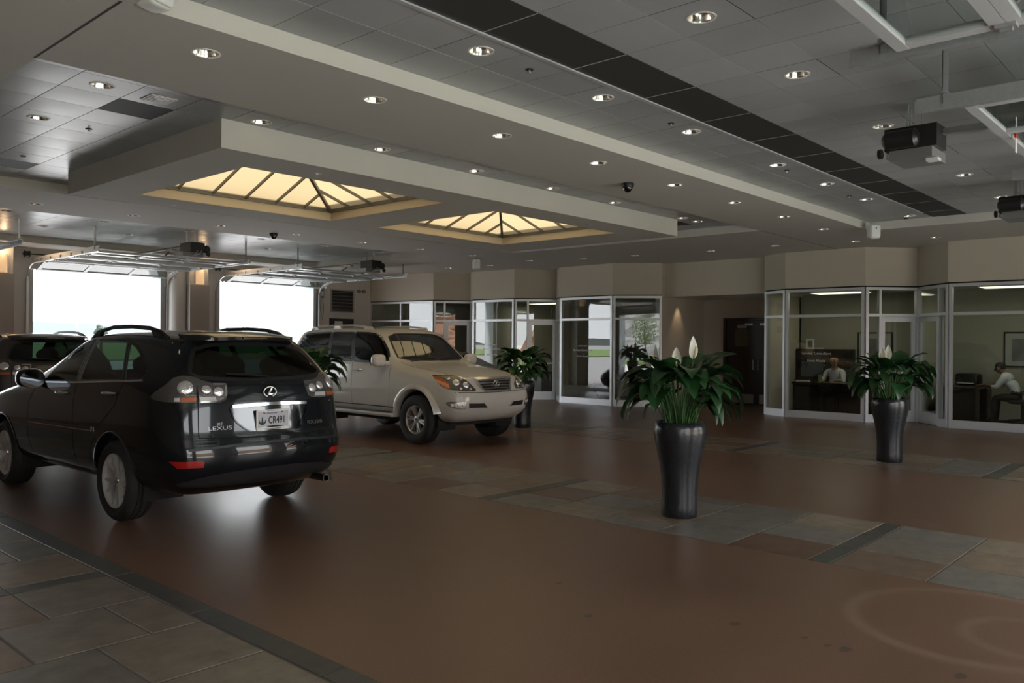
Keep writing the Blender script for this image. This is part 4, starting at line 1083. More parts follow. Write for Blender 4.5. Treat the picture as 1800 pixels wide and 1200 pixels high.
    b.finish('body', paint_m, root)
M['pearl_chrome'] = mat('satin_chrome', (.80, .79, .76), .22, .9)
M['grille_bar'] = mat('grille_bar_grey', (.30, .30, .30), .3, .8)
gx1 = thing('car', 'pearl white sport utility car facing the camera side with orange corner lamps', 'car', GX_LOC, GX_RZ)
build_gx(gx1, M['pearl_paint'])
# third car: same make as the black one, in dark taupe, farther back by the doors
rx2 = thing('car', 'dark taupe sport utility car parked behind the black one at the picture edge', 'car', (4.50, 14.12, 0), math.radians(1.0))
build_rx(rx2, M['taupe_paint'], plate=False)
# low saloon half hidden behind the white car
SD_COLS = [col(-1.0,-.98,.86,1.00,.78,.62,.03,.9,bow=.08), col(-.85,-.82,.88,1.03,.82,.66,.03,.97), col(-.45,-.35,.90,1.06,.84,.66,.03), col(-.15,.10,.92,1.24,.84,.58,.04), col(.25,.45,.92,1.385,.84,.55), col(.75,.75,.92,1.42,.84,.55), col(1.15,1.05,.91,1.40,.84,.55),
           col(1.5,1.35,.90,1.28,.84,.57), col(1.95,1.85,.88,1.0,.84,.66,.04,cy=.1), col(2.5,2.48,.82,.92,.84,.66,.04), col(3.1,3.08,.74,.84,.80,.62,.03,.96), col(3.4,3.38,.62,.72,.66,.52,.02,.84,bow=.12)]
def build_saloon(root, paint_m):
    me = car_body_mesh(SD_COLS, [(.20,.70),(.28,.84),(.42,.88),(.55,.89),(.66,.885),(.78,.875)], [.1,.03,-.04,-.04,-.02,0,0,0,0,0], [-.06,.02,.06,.06,.03,0,0,0,0,0]); b = CarBody(me); R = .325
    for ay in (0, 2.70): b.arch(ay, .335, .37, .5)
    W = [smooth_poly([(1.62,.955),(1.25,1.25),(1.0,1.335),(.80,1.355),(.80,.965)], 1, (0,3,4)), smooth_poly([(.72,.965),(.72,1.355),(.42,1.335),(.10,1.18),(-.10,.985)], 1, (0,1,4))]
    WSP = smooth_poly(poly3(FR_WS, [(-.52,1.22,1.37),(0,1.28,1.42),(.52,1.22,1.37),(.66,1.85,1.01),(0,2.06,1.02),(-.66,1.85,1.01)]), 1)
    for s in (-1, 1):
        for w in W: b.hole(side_fr(s), w)
    b.hole(FR_WS, WSP)
    for s in (-1, 1):
        fr = side_fr(s)
        for w in W: b.patch(fr, w, .001, .08, 'side_window', M['car_glass'], root); b.line(fr, w+[w[0]], .02, 'window_seal', M['chrome'], root, .002, .06)
        b.line(fr, [(.76,.95),(.77,.5),(.74,.34)], .006, 'door_seam', M['seam'], root, .0015); b.line(fr, [(1.75,.92),(1.82,.6),(1.8,.34)], .006, 'door_seam', M['seam'], root, .0015)
        for hy in (.92, -.02):
            p, n = b.at(fr, hy, .83); G().tube([(p.x-s*.01, hy-.1, .83), (p.x+s*.03, hy, .832), (p.x-s*.01, hy+.1, .83)], .012, 6).build('door_handle', M['chrome'], root, smooth=True)
        G().sphere((s*.95, 1.62, 1.0), .12, 16, 10, (.9, .5, .7)).bar((s*.82, 1.66, .96), (s*.90, 1.63, .98), .08, .05).build('door_mirror', paint_m, root, smooth='all')
        frh = frame_dir((s*-.55, -.83, 0)); b.patch(frh, smooth_poly(poly3(frh, [(s*.82,2.95,.80),(s*.70,3.25,.79),(s*.52,3.42,.72),(s*.54,3.44,.62),(s*.76,3.28,.62),(s*.84,3.02,.70)]), 1), .005, .05, 'headlamp', M['lamp_silver'], root, rim=.02)
        frb = frame_dir((s*-.5, .86, 0)); b.patch(frb, poly3(frb, [(s*.70,-1.0,.88),(s*.82,-.84,.90),(s*.84,-.80,.74),(s*.72,-1.02,.72)]), .005, .05, 'tail_lamp', M['lamp_red'], root, rim=.02)
    b.patch(FR_WS, WSP, .001, .08, 'windscreen', M['car_glass'], root); b.line(FR_WS, WSP+[WSP[0]], .03, 'window_seal', M['black'], root, .002, .06)
    b.patch(FR_F, smooth_poly([(-.36,.66),(.36,.66),(.28,.50),(-.28,.50)], 1), .005, .05, 'grille', M['black'], root, rim=.02)
    G().box(-.55, .55, -.6, 3.0, .18, .32).build('underbody', M['underbody'], root)
    cabin(root, .98, (-.5, 1.9), M['grey_seat'], [(-.36,.95),(.36,.95)], .5)
    wheelhouse(root, (0, 2.70), .76, R, .30); add_wheels(root, (0, 2.70), .755, R, wheel_meshes(.325, .215, .215, 'sd'))
    b.finish('body', paint_m, root)
sd1 = thing('car', 'low dark saloon car mostly hidden behind the white one', 'car', (12.6, 12.8, 0), 0)
build_saloon(sd1, M['slate_paint'])
# ------------------------------------------------------------------ office fronts
ZF, ZM = 2.82, 2.235          # head and transom of the glazing
FT = .10                      # frame depth
M['office_wall'] = mat('office_wall_paint', (.33, .32, .265), .8, noise=.04, nscale=1.5)
M['office_ceiling'] = mat('office_ceiling_tile', (.50, .50, .48), .85, bump=.2, bscale=120)
M['carpet'] = mat('dark_carpet', (.025, .024, .022), .95, noise=.3, nscale=80)
M['lettering'] = mat('white_vinyl_lettering', (.62, .62, .60), .6)
M['sticker_black'] = mat('black_reveal', (.006, .006, .006), .8)
P_ = dict(s0=(17.65,-.6), e=(17.65,4.43), d=(18.45,5.235), c=(17.65,6.04), b=(17.65,7.74), a=(17.97,8.36),
          h1=(18.0,11.17), h2=(17.30,12.18), h3=(17.40,13.96), g4=(17.95,14.52), g5=(17.05,15.35), g6=(16.95,16.87), g7=(17.30,17.29), g8=(16.4,17.98), g9=(16.05,YF))
wcount = [0]; dcount = [0]
def seg_frame(p, q):
    p = Vector((*p, 0)); q = Vector((*q, 0)); d = (q-p); L = d.length; d.normalize()
    n = Vector((d.y, -d.x, 0))
    if n.x > 0: n = -n                  # towards the hall
    return p, d, n, L
def bar_on(p, d, n, u0, u1, z0, z1, t0, t1):
    """box on a glazing line: u along, z up, t across (positive = into the hall)"""
    g = G(); A = [p+d*u+n*t for u in (u0, u1) for t in (t0, t1)]
    vs = [(v.x, v.y, z) for z in (z0, z1) for v in (A[0], A[1], A[3], A[2])]
    g.add(vs, [(0,1,2,3),(7,6,5,4),(0,4,5,1),(1,5,6,2),(2,6,7,3),(3,7,4,0)]); return g
def glazing(pk, qk, posts, door=None, end=.06, sill=.16):
    """posts: list of u positions (fractions) of inner mullions; door: (u0,u1) fraction range"""
    p, d, n, L = seg_frame(P_[pk], P_[qk]); wcount[0] += 1
    root = bpy.data.objects.new('window_%d' % wcount[0], None); C.objects.link(root); struct(root)
    def B(nm, m, *a): return bar_on(p, d, n, *a).build(nm, m, root)
    t0, t1 = -FT/2, FT/2
    B('head_rail', M['alu'], 0, L, ZF-.06, ZF, t0, t1)
    us = [0]+[L*f for f in posts]+[L]
    for i, u in enumerate(us):
        w = end if i in (0, len(us)-1) else .025
        a, b = (0, w) if i == 0 else ((L-w, L) if i == len(us)-1 else (u-w, u+w))
        B('mullion', M['alu'], a, b, 0, ZF-.06, t0*1.02, t1*1.02)
    for i in range(len(us)-1):
        a = us[i]+(end if i == 0 else .025); b = us[i+1]-(end if i == len(us)-2 else .025)
        isdoor = door is not None and i == door
        B('transom_rail', M['alu'], a, b, ZM-.03, ZM+.03, t0, t1)
        B('pane', M['glass'], a, b, ZM+.03, ZF-.06, -.006, .006)
        if not isdoor:
            B('sill_rail', M['alu'], a, b, 0, sill, t0, t1)
            B('pane', M['glass'], a, b, sill, ZM-.03, -.006, .006)
        else:
            dcount[0] += 1
            dr = bpy.data.objects.new('door_%d' % dcount[0], None); C.objects.link(dr); struct(dr)
            def D(nm, m, *q): return bar_on(p, d, n, *q).build(nm, m, dr)
            st = .09
            D('stile', M['alu'], a+.005, a+st, .01, ZM-.035, -.022, .022); D('stile', M['alu'], b-st, b-.005, .01, ZM-.035, -.022, .022)
            D('bottom_rail', M['alu'], a+st, b-st, .01, .24, -.022, .022); D('top_rail', M['alu'], a+st, b-st, ZM-.035-.10, ZM-.035, -.022, .022)
            D('pane', M['glass'], a+st, b-st, .24, ZM-.135, -.004, .004)
            D('push_bar', M['alu'], a+st, b-st, 1.02, 1.05, .03, .05); D('pull_handle', M['black'], b-st+.02, b-st+.045, .85, 1.25, .03, .055)
    return p, d, n, L
front_segs = [('s0','e',[.45,]), ('e','d',[.27], 1), ('d','c',[.73], 0), ('c','b',[]), ('b','a',[]), ('h1','h2',[]), ('h2','h3',[]), ('h3','g4',[]), ('g4','g5',[.70], 0), ('g5','g6',[]), ('g6','g7',[]), ('g7','g8',[.72], 0), ('g8','g9',[.50])]
for sg in front_segs: glazing(sg[0], sg[1], sg[2], sg[3] if len(sg) > 3 else None)
# plastered wall above the glazing, following the same zig-zag, with a dark reveal under it
def zigzag(name, keys, z0, z1, tin, tout, m):
    pts = [Vector((*P_[k], 0)) for k in keys]; inn = []; out = []
    for i, p in enumerate(pts):
        ns = []
        for a, b in ((i-1, i), (i, i+1)):
            if 0 <= a and b < len(pts):
                d = (pts[b]-pts[a]).normalized(); n = Vector((d.y, -d.x, 0)); ns.append(-n if n.x > 0 else n)
        n = sum(ns, Vector())/len(ns); k = 1/max(.5, n.dot(ns[0])/max(1e-6, 1)) if len(ns) > 1 else 1; n = n*k
        out.append(p+n*tout); inn.append(p+n*tin)
    g = G(); m_ = len(pts); vs = [(v.x, v.y, z) for z in (z0, z1) for v in out+inn]
    fs = []
    for i in range(m_-1):
        fs += [(i, i+1, 2*m_+i+1, 2*m_+i), (m_+i, 3*m_+i, 3*m_+i+1, m_+i+1), (i, m_+i, m_+i+1, i+1), (2*m_+i, 2*m_+i+1, 3*m_+i+1, 3*m_+i)]
    fs += [(0, 2*m_, 3*m_, m_), (m_-1, 2*m_-1, 4*m_-1, 3*m_-1)]
    g.add(vs, fs); return struct(g.build(name, m))
A_KEYS = ['s0','e','d','c','b','a']; B_KEYS = ['h1','h2','h3','g4','g5','g6','g7','g8','g9']
for ks in (A_KEYS, B_KEYS):
    zigzag('wall_office', ks, ZF+.03, ZS, -.08, .055, M['wall']); zigzag('trim_12', ks, ZF, ZF+.03, -.06, .02, M['sticker_black'])
struct(G().box(17.65, 17.75, YN, -.6, 0, ZS).build('wall_office', M['wall']))
# corridor recess with the dark double doors between the two runs of offices
struct(G().prism([(18.0,11.20,0),(18.0,11.36,0),(20.3,11.36,0),(20.3,11.20,0)], (0,0,ZS)).build('wall_corridor', M['wall']))
struct(G().prism([(17.97,8.30,0),(17.97,8.40,0),(18.35,8.54,0),(20.3,8.66,0),(20.3,8.56,0),(18.4,8.44,0)], (0,0,ZS)).build('wall_corridor', M['wall']))
struct(G().box(20.2, 20.4, 8.62, 11.2, 0, ZS).build('wall_corridor', M['wall']))
struct(G().box(18.20, 18.36, 8.42, 11.2, 2.80, ZS).build('wall_header', M['wall']))
struct(G().box(18.36, 20.2, 8.42, 11.2, 2.80, 2.86).build('ceiling_corridor', M['soffit']))
M['dark_wood'] = mat('dark_stained_wood', (.018, .011, .008), .35, noise=.4, nscale=12)
M['steel_plate'] = mat('kick_plate', (.30, .29, .27), .35, .8)
dd = thing('double_door', 'dark stained wooden double door in the corridor recess', 'door', (20.19, 9.62, 0))
g = G(); 
for y0, y1 in ((-.94,-.86),(.86,.94)): g.box(-.10, .02, y0, y1, 0, 2.30)
g.box(-.10, .02, -.86, .86, 2.22, 2.30); g.build('door_frame', M['dark_wood'], dd)
for s in (-1, 1):
    lf = G().box(-.07, -.025, min(0, s*.855), max(0, s*.855)-(.004 if s > 0 else 0), .01, 2.215).build('door_leaf', M['dark_wood'], dd)
    G().box(-.078, -.07, min(s*.08, s*.78), max(s*.08, s*.78), .06, .30).build('kick_plate', M['steel_plate'], lf)
    G().tube([(-.075, s*.07, .95), (-.13, s*.07, .95), (-.13, s*.07, 1.2), (-.075, s*.07, 1.2)], .012, 6).build('pull_handle', M['galv'], lf, smooth=True)
    G().box(-.10, -.07, min(s*.10, s*.32), max(s*.10, s*.32), 2.10, 2.16).build('door_closer', M['galv'], lf)
    if s > 0:
        G().box(-.078, -.07, .24, .60, 1.55, 2.0).build('notice', mat('dull_notice', (.10,.09,.055), .6, noise=.3, nscale=20), lf); G().box(-.079, -.07, .28, .54, 2.03, 2.12).build('door_sign', M['steel_plate'], lf)
# warm downlight on the corridor corner wall
def spot(parent, loc, energy, size, blend=.6, col=(1, .72, .45), aim=(0,0,-1)):
    ld = bpy.data.lights.new('lamp', 'SPOT'); ld.energy = energy; ld.spot_size = math.radians(size); ld.spot_blend = blend; ld.color = col; ld.shadow_soft_size = .04
    o = bpy.data.objects.new('lamp', ld); C.objects.link(o); o.parent = parent; o.location = loc
    o.rotation_euler = Vector(aim).to_track_quat('-Z', 'Y').to_euler(); return o

# office rooms behind the glass
def room_box(x0, x1, y0, y1): pass
struct(G().prism([(17.6,YN,.0015),(17.6,4.43,.0015),(18.4,5.235,.0015),(17.6,6.04,.0015),(17.6,7.74,.0015),(17.95,8.33,.0015),(18.35,8.48,.0015),(X1,8.6,.0015),(X1,YN,.0015)], (0,0,.0045)).build('floor_office', M['carpet']))
of = struct(G().prism([(17.72,-.6,2.86),(17.72,4.45,2.86),(18.5,5.235,2.86),(17.72,6.05,2.86),(17.72,7.75,2.86),(18.0,8.33,2.86),(18.35,8.48,2.86),(X1,8.6,2.86),(X1,-.6,2.86)], (0,0,.05)).build('ceiling_office', M['office_ceiling']))
struct(G().prism([(18.05,11.36,2.86),(17.42,12.25,2.86),(17.42,13.93,2.86),(18.0,14.52,2.86),(17.06,15.33,2.86),(17.06,16.92,2.86),(17.36,17.29,2.86),(16.46,18.0,2.86),(16.1,YF,2.86),(X1,YF,2.86),(X1,11.36,2.86)], (0,0,.05)).build('ceiling_office', M['office_ceiling']))
for y in (14.52, 17.29): struct(G().box(17.95 if y < 15 else 17.35, X1, y-.05, y+.05, 0, 2.86).build('wall_partition', M['office_wall']))
struct(G().box(18.52, X1, 5.185, 5.285, 0, 2.86).build('wall_partition', M['office_wall']))
struct(G().box(20.4, 20.5, YN, 8.56, 0, 2.86).build('wall_partition', M['office_wall'])); struct(G().box(21.0, 21.1, 11.36, YF, 0, 2.86).build('wall_partition', M['office_wall']))
M['troffer'] = mat('lit_troffer', (.9, .9, .8), .5, emit=(1, .93, .72), estr=.30)
for k, (x, y, lab) in enumerate(((19.0, 7.05, 'lit ceiling panel in the office with the seated bald man'), (18.9, 3.55, 'lit ceiling panel in the office with the bent man'), (19.3, 16.0, 'lit ceiling panel in the office behind the potted plant near the white car'))):
    t = thing('ceiling_light', lab, 'ceiling light', (x, y, 2.80)); G().box(-.30, .30, -.61, .61, 0, .058).build('housing', M['white'], t); G().box(-.27, .27, -.58, .58, -.006, 0).build('diffuser', M['troffer'], t)
    ld = bpy.data.lights.new('tube_lamp', 'AREA'); ld.shape = 'RECTANGLE'; ld.size = .5; ld.size_y = 1.1; ld.energy = .9; ld.color = (1, .93, .76); lo = bpy.data.objects.new('tube_lamp', ld); C.objects.link(lo); lo.parent = t; lo.location = (0, 0, -.02)
# lettering on the glass
def glass_text(pk, qk, u, z0, name3, k):
    p, d, n, L = seg_frame(P_[pk], P_[qk]); t = thing('window_lettering', k, 'lettering', (p+d*u+n*.008)+Vector((0,0,z0)))
    tag(text_obj('title', 'Service Consultant', .085, M['lettering'], t, (0,0,0), n, extrude=.0005), kind='stuff'); tag(text_obj('name', name3, .075, M['lettering'], t, (0,0,-.16), n, extrude=.0005), kind='stuff')
    g = G(); r_ = random.Random(4)
    right = Vector((0,0,1)).cross(n)
    for i in range(11):
        a = -.17+.031*i; w = r_.uniform(.014, .026); q0 = right*a; q1 = right*(a+w); h = r_.uniform(.02, .032)
        g.add([q0+Vector((0,0,.10)), q1+Vector((0,0,.10)), q1+Vector((0,0,.10+h)), q0+Vector((0,0,.10+h))], [(0,1,2,3)])
    tag(g.build('small_print', M['lettering'], t), kind='stuff')
glass_text('c', 'b', 1.02, 1.42, 'Frank Nicola', 'white lettering on the window of the office with the seated bald man')
glass_text('g5', 'g6', .82, 1.42, 'Brian Britton', 'white lettering on the window behind the white car and the plant')
glass_text('h2', 'h3', 1.02, 1.42, 'Kevin Stuart', 'faint white lettering on the window beside the bright pane')
# furniture
M['desk'] = mat('espresso_desk', (.016, .012, .010), .35, noise=.3, nscale=9)
M['chair_fabric'] = mat('charcoal_chair_fabric', (.025, .026, .03), .85)
def desk(lab, x, y, rz, w=1.7, d=.8):
    t = thing('desk', lab, 'desk', (x, y, .006), rz)
    G().box(-w/2, w/2, -d/2, d/2, .71, .75).build('desk_top', M['desk'], t); G().box(-w/2+.02, w/2-.02, -d/2+.04, -d/2+.07, .12, .71).build('modesty_panel', M['desk'], t)
    for s in (-1, 1):
        p = G().box(min(s*(w/2-.42), s*(w/2-.02)), max(s*(w/2-.42), s*(w/2-.02)), -d/2+.07, d/2-.03, 0, .71).build('pedestal', M['desk'], t)
        for k in range(3): G().box(min(s*(w/2-.40), s*(w/2-.04)), max(s*(w/2-.40), s*(w/2-.04)), d/2-.03, d/2-.015, .06+.21*k, .25+.21*k).build('drawer', M['desk'], p)
    return t
def office_chair(lab, x, y, rz):
    t = thing('office_chair', lab, 'chair', (x, y, .006), rz)
    G().superell((0, 0, .46), (.25, .25, .045), 4).build('seat', M['chair_fabric'], t, smooth='all')
    bk = G().superell((0, -.24, .78), (.24, .035, .27), 3.5); bk.build('backrest', M['chair_fabric'], t, smooth='all')
    G().cyl((0,0,.08), (0,0,.42), .03, 10).build('gas_lift', M['black'], t, smooth=True); G().tube([(0,-.05,.42),(0,-.24,.46),(0,-.27,.62)], .018, 6).build('back_stem', M['black'], t)
    for k in range(5):
        a = 2*PI*k/5; l = G().bar((0,0,.10), (.28*math.cos(a), .28*math.sin(a), .07), .035, .03).build('base_arm', M['black'], t); G().cyl((.28*math.cos(a), .28*math.sin(a)-.015, .028), (.28*math.cos(a), .28*math.sin(a)+.015, .028), .028, 10).build('caster', M['black'], l)
    for s in (-1, 1): G().tube([(s*.24,-.10,.46),(s*.29,-.10,.64),(s*.29,.14,.66)], .014, 6).build('armrest', M['black'], t, smooth=True)
    return t
desk('dark desk in front of the seated bald man', 18.66, 7.00, math.radians(90), 1.8, .70)
desk('dark desk the bent man leans over', 19.45, 4.58, math.radians(180), 1.5, .75)
# tall hutch with a small white picture frame
hu = thing('hutch', 'tall dark office hutch below a small white picture frame', 'cabinet', (20.16, 7.86, .006)); G().box(-.22, .22, -.66, .66, 0, .75).build('base_unit', M['desk'], hu); G().box(-.14, .22, -.66, .66, .75, 1.50).build('upper_unit', M['desk'], hu)
for s in (-1, 1):
    dr = G().box(-.155, -.14, min(s*.01, s*.73), max(s*.01, s*.64), 1.05, 1.48).build('cupboard_door', M['desk'], hu); G().cyl((-.175, s*.06, 1.1), (-.155, s*.06, 1.1), .012, 8).build('knob', M['galv'], dr)
M['print_a'] = mat('grey_landscape_print', (.14, .145, .15), .5, noise=.7, nscale=3)
M['mount'] = mat('pale_picture_mount', (.34, .345, .31), .7)
def picture(lab, x, y, z, w, h, axis='x', frame_m=None, border=.12):
    t = thing('framed_picture', lab, 'picture', (x, y, z)); f = .03
    g = G()
    for (a0, a1, b0, b1) in ((-w/2,w/2,h/2-f,h/2),(-w/2,w/2,-h/2,-h/2+f),(-w/2,-w/2+f,-h/2+f,h/2-f),(w/2-f,w/2,-h/2+f,h/2-f)): g.box(-.03, 0, a0, a1, b0, b1)
    g.build('picture_frame', frame_m or M['sticker_black'], t); G().box(-.015, 0, -w/2+f, w/2-f, -h/2+f, h/2-f).build('picture_mount', M['mount'], t)
    G().box(-.018, -.015, -w/2+f+border, w/2-f-border, -h/2+f+border*.8, h/2-f-border).build('print', M['print_a'], t); return t
picture('black framed grey print on the wall of the office with the seated bald man', 20.39, 6.74, 1.53, .80, .78)
picture('black framed grey print cut by the picture edge above the bent man', 20.39, 3.62, 1.54, .84, .76)
pf_ = picture('small white framed photograph standing on the dark hutch', 20.12, 8.20, 1.506+.125, .20, .25, frame_m=M['white'], border=.03)
office_chair('dark office chair under the bent man', 19.5, 3.52, 0)
office_chair('dark office chair under the seated bald man', 19.42, 7.25, math.radians(90))
office_chair('dark visitor chair in front of the bent man', 18.60, 3.05, math.radians(50))
# printer, monitor, papers, cup
pr = thing('printer', 'dark desktop printer on the low cabinet beside the bent man', 'printer', (19.85, 4.60, .756)); G().superell((0,0,.13), (.22,.24,.13), 6).build('printer_body', M['black'], pr, smooth=30); G().box(-.30, -.18, -.15, .15, .05, .06).build('paper_tray', M['white'], pr)
mo = thing('monitor', 'dark flat computer monitor on the desk of the seated bald man', 'monitor', (18.80, 7.62, .756), math.radians(25)); G().box(-.02, .02, -.24, .24, .12, .46).build('screen', M['black'], mo); G().cyl((0,0,.01), (0,0,.13), .02, 8).build('stand', M['black'], mo); G().lathe([(.0001,0),(.11,0),(.11,.012),(.0001,.012)], 16).build('foot', M['black'], mo)
cu_ = thing('cup', 'small pale green tumbler on the desk of the seated bald man', 'cup', (18.62, 7.36, .756)); G().lathe([(.0001,0),(.035,0),(.045,.17),(.042,.17),(.033,.008),(.0001,.008)], 16).build('tumbler', mat('green_tumbler', (.30,.36,.08), .3), cu_, smooth=True)
for k, (x, y, rz, lab) in enumerate(((18.52, 7.72, .3, 'stack of white papers at the window end of the dark desk'), (18.60, 7.02, -.2, 'small white card on the edge of the dark desk'))):
    w = .11 if k == 0 else .05; tag(G().box(-w, w, -w*1.3, w*1.3, 0, .03 if k == 0 else .012).build('papers' if k == 0 else 'card', M['white'], None, loc=(x, y, .757), rz=rz), lab, 'paper')
# armchair seen in the dark office behind the tall pane
ac = thing('armchair', 'dark armchair in the office beside the bright reflecting pane', 'armchair', (18.6, 13.05, .006), math.radians(70)); G().superell((0,0,.30), (.40,.40,.14), 5).build('seat', M['chair_fabric'], ac, smooth='all'); G().superell((0,-.36,.62), (.40,.10,.34), 5).build('backrest', M['chair_fabric'], ac, smooth='all')
for s in (-1, 1): G().superell((s*.40,0,.42), (.09,.40,.20), 5).build('arm', M['chair_fabric'], ac, smooth='all')
for sx in (-1, 1):
    for sy in (-1, 1): G().cone((sx*.32, sy*.32, 0), (sx*.32, sy*.32, .18), .02, .03, 8).build('leg', M['dark_wood'], ac)
desk('dark desk in the office behind the white car', 18.6, 16.1, math.radians(90), 1.5, .7)
# ------------------------------------------------------------------ overhead doors with tracks and operators
M['door_white'] = mat('white_aluminium_door', (.50, .51, .52), .4, .2)
M['motor'] = mat('black_operator', (.012, .012, .012), .4)
M['cover_grey'] = mat('grey_cover', (.22, .22, .22), .4, .3)
SH, ZTR = .57, 3.32
def section_meshes(W):
    g = G(); t = .045
    g.box(0, W, 0, .075, 0, t); g.box(0, W, SH-.075, SH-.004, 0, t)
    xs = [0, W/3, 2*W/3, W]
    for i, x in enumerate(xs):
        a, b = (0, .09) if i == 0 else ((W-.09, W) if i == 3 else (x-.035, x+.035)); g.box(a, b, .075, SH-.075, .002, t-.002)
    fr = g.mesh('section_frame', M['door_white'])
    pane = G().box(0, W/3-.10, 0, SH-.15, .018, .026).mesh('pane', M['door_glass'])
    return fr, pane
SEC = section_meshes(3.03)
HINGE = G().box(-.04, .04, -.05, .05, -.02, 0).box(-.012, .012, -.03, .03, -.035, -.02).mesh('hinge', M['galv'])
ROLLER = G().cyl((-.10, 0, .02), (.04, 0, .02), .008, 6).cyl((-.115, 0, .02), (-.09, 0, .02), .028, 10).mesh('roller', M['galv'], smooth=True)
def overhead_door(x, y, rz, lab, hang=True, tag_red=False, oper=True):
    W = 3.03
    t = thing('overhead_door', lab, 'garage door', (x, y, 0), rz)
    for k in range(6):
        sec = link('door_section', SEC[0], t)
        if k == 0: p0 = Vector((0, .36, 3.13)); ang = math.radians(17)
        else: p0 = Vector((0, .905+SH*(k-1), ZTR-.012)); ang = 0
        sec.location = p0; sec.rotation_euler = (ang, 0, 0)
        for i in range(3): link('pane', SEC[1], sec, (W/3*i+.05+(.04 if i == 0 else 0)*0, .075, 0))
        if k:
            for i, xx in enumerate((.05, W/3, 2*W/3, W-.05)): link('hinge', HINGE, sec, (xx, 0, 0))
        link('roller', ROLLER, sec, (0, .06, .0)); r2 = link('roller', ROLLER, sec, (W, .06, .0)); r2.rotation_euler.z = PI
        if k in (2, 4): G().box(.05, W-.05, .10, .14, -.045, 0).build('strut', M['galv'], sec)
    for s, xx in ((-1, -.085), (1, W+.085)):
        g = G(); pts = [(xx, .10, .05), (xx, .10, 2.92)]+[(xx, .10+.38*(1-math.cos(a)), 2.92+.38*math.sin(a)*1.0+.0) for a in np.linspace(0, PI/2, 7)][1:]+[(xx, 4.05, ZTR+.0)]
        pts[-2] = (xx, .48, 3.305)
        for i in range(len(pts)-1):
            g.bar(pts[i], pts[i+1], .012, .056, up=(1,0,0) if False else (0,0,1)) if False else g.bar(pts[i], pts[i+1], .03, .05)
        tr = g.build('track', M['galv'], t)
        G().box(xx-.004, xx+.004, .5, 4.05, ZTR+.02, ZTR+.085).box(min(xx, xx-s*.035), max(xx, xx-s*.035), .5, 4.05, ZTR+.079, ZTR+.085).build('track_angle', M['galv'], tr)
        G().box(xx-.05, xx+.01, -.0, .06, .02, 2.95).build('track_bracket', M['galv'], tr)
        if hang:
            for yy in (3.85,):
                G().box(xx-.02, xx-.015, yy-.02, yy+.02, ZTR+.02, ZT).box(xx-.02, xx+.02, yy+.015, yy+.02, ZTR+.02, ZT).build('hanger', M['galv'], t)
            G().box(xx-.06, xx+.06, 3.83, 3.87, ZTR+.085, ZTR+.10).build('hanger_foot', M['galv'], t)
    sh = G().cyl((-.22, .20, 3.50), (W+.22, .20, 3.50), .014, 8).build('spring_shaft', M['black'], t, smooth=True)
    for xx in (-.13, W+.13): G().lathe([(.02,-.05),(.075,-.05),(.075,-.04),(.058,-.03),(.058,.03),(.075,.04),(.075,.05),(.02,.05)], 16, (xx, .20, 3.50), 'x').build('cable_drum', M['black'], sh, smooth=35)
    for xx in (.75, 1.75): G().lathe([(.02,0)]+[(.045+.006*(i % 2), .012*i) for i in range(44)]+[(.02,.53)], 12, (xx, .20, 3.50), 'x').build('torsion_spring', M['galv'], sh)
    if not oper: return t
    # operator
    op = thing('door_operator', 'black ceiling-hung electric operator of the '+lab.replace('open glazed ', '').replace('raised glazed ', '').split(',')[0], 'door opener', (x, y, 0), rz)
    cx = W/2; yo = 4.42; zo = 3.47
    body = G().box(cx-.20, cx+.10, yo-.14, yo+.30, zo-.10, zo+.10).build('gear_case', M['motor'], op)
    G().lathe([(.0001,-.17),(.05,-.17),(.082,-.14),(.082,.10),(.05,.13),(.0001,.13)], 18, (cx-.26, yo+.16, zo-.02), 'y').build('motor', M['motor'], op, smooth=40)
    G().lathe([(.0001,0),(.045,0),(.045,.03),(.0001,.03)], 14, (cx-.26, yo+.30, zo-.13), 'y').build('brake', M['motor'], op)
    G().box(cx-.19, cx+.24, yo-.10, yo+.26, zo-.19, zo-.10).build('control_cover', M['cover_grey'], op)
    G().box(cx-.12, cx-.02, yo-.13, yo-.03, zo-.215, zo-.19).build('lens', M['white'], op)
    rail = G().box(cx-.012, cx+.012, .16, yo-.1, zo+.03, zo+.08).box(cx-.04, cx+.04, .16, yo-.1, zo+.026, zo+.032).build('trolley_rail', M['galv'], op)
    G().tube([(cx+.03, .3, zo+.055), (cx+.03, yo-.14, zo+.055)], .007, 5).build('chain', M['black'], rail)
    tb = G().box(cx-.05, cx+.05, 3.55, 3.80, zo-.01, zo+.028).build('trolley', M['galv'], op)
    G().bar((cx, 3.62, zo), (cx, 3.36, ZTR+.05), .035, .010).bar((cx, 3.36, ZTR+.05), (cx-.0, 3.62, ZTR+.045), .04, .012).build('door_arm', M['black'], op)
    for xx in (cx-.16, cx+.06): G().box(xx-.018, xx+.018, yo+.05, yo+.055, zo+.09, ZT).build('hanger_strap', M['galv'], op)
    for k, dx in enumerate((-.12, -.04)):
        G().tube([(cx+dx, yo+.12, ZT), (cx+dx, yo+.13, zo+.12), (cx+dx-.05, yo+.28, zo-.02), (cx+dx+.05, yo+.32, zo-.14), (cx+.05, yo+.24, zo-.17)], .009, 6).build('conduit', M['galv'], op, smooth=True)
    if tag_red:
        rt = G().tube([(cx-.32, 3.66, zo-.02), (cx-.33, 3.65, zo-.14)], .003, 5).build('release_cord', M['red'], op)
        G().box(cx-.355, cx-.305, 3.648, 3.652, zo-.29, zo-.16).build('release_tag', M['white'], rt); G().box(cx-.365, cx-.295, 3.644, 3.656, zo-.17, zo-.14).build('release_grip', M['red'], rt)
    return t
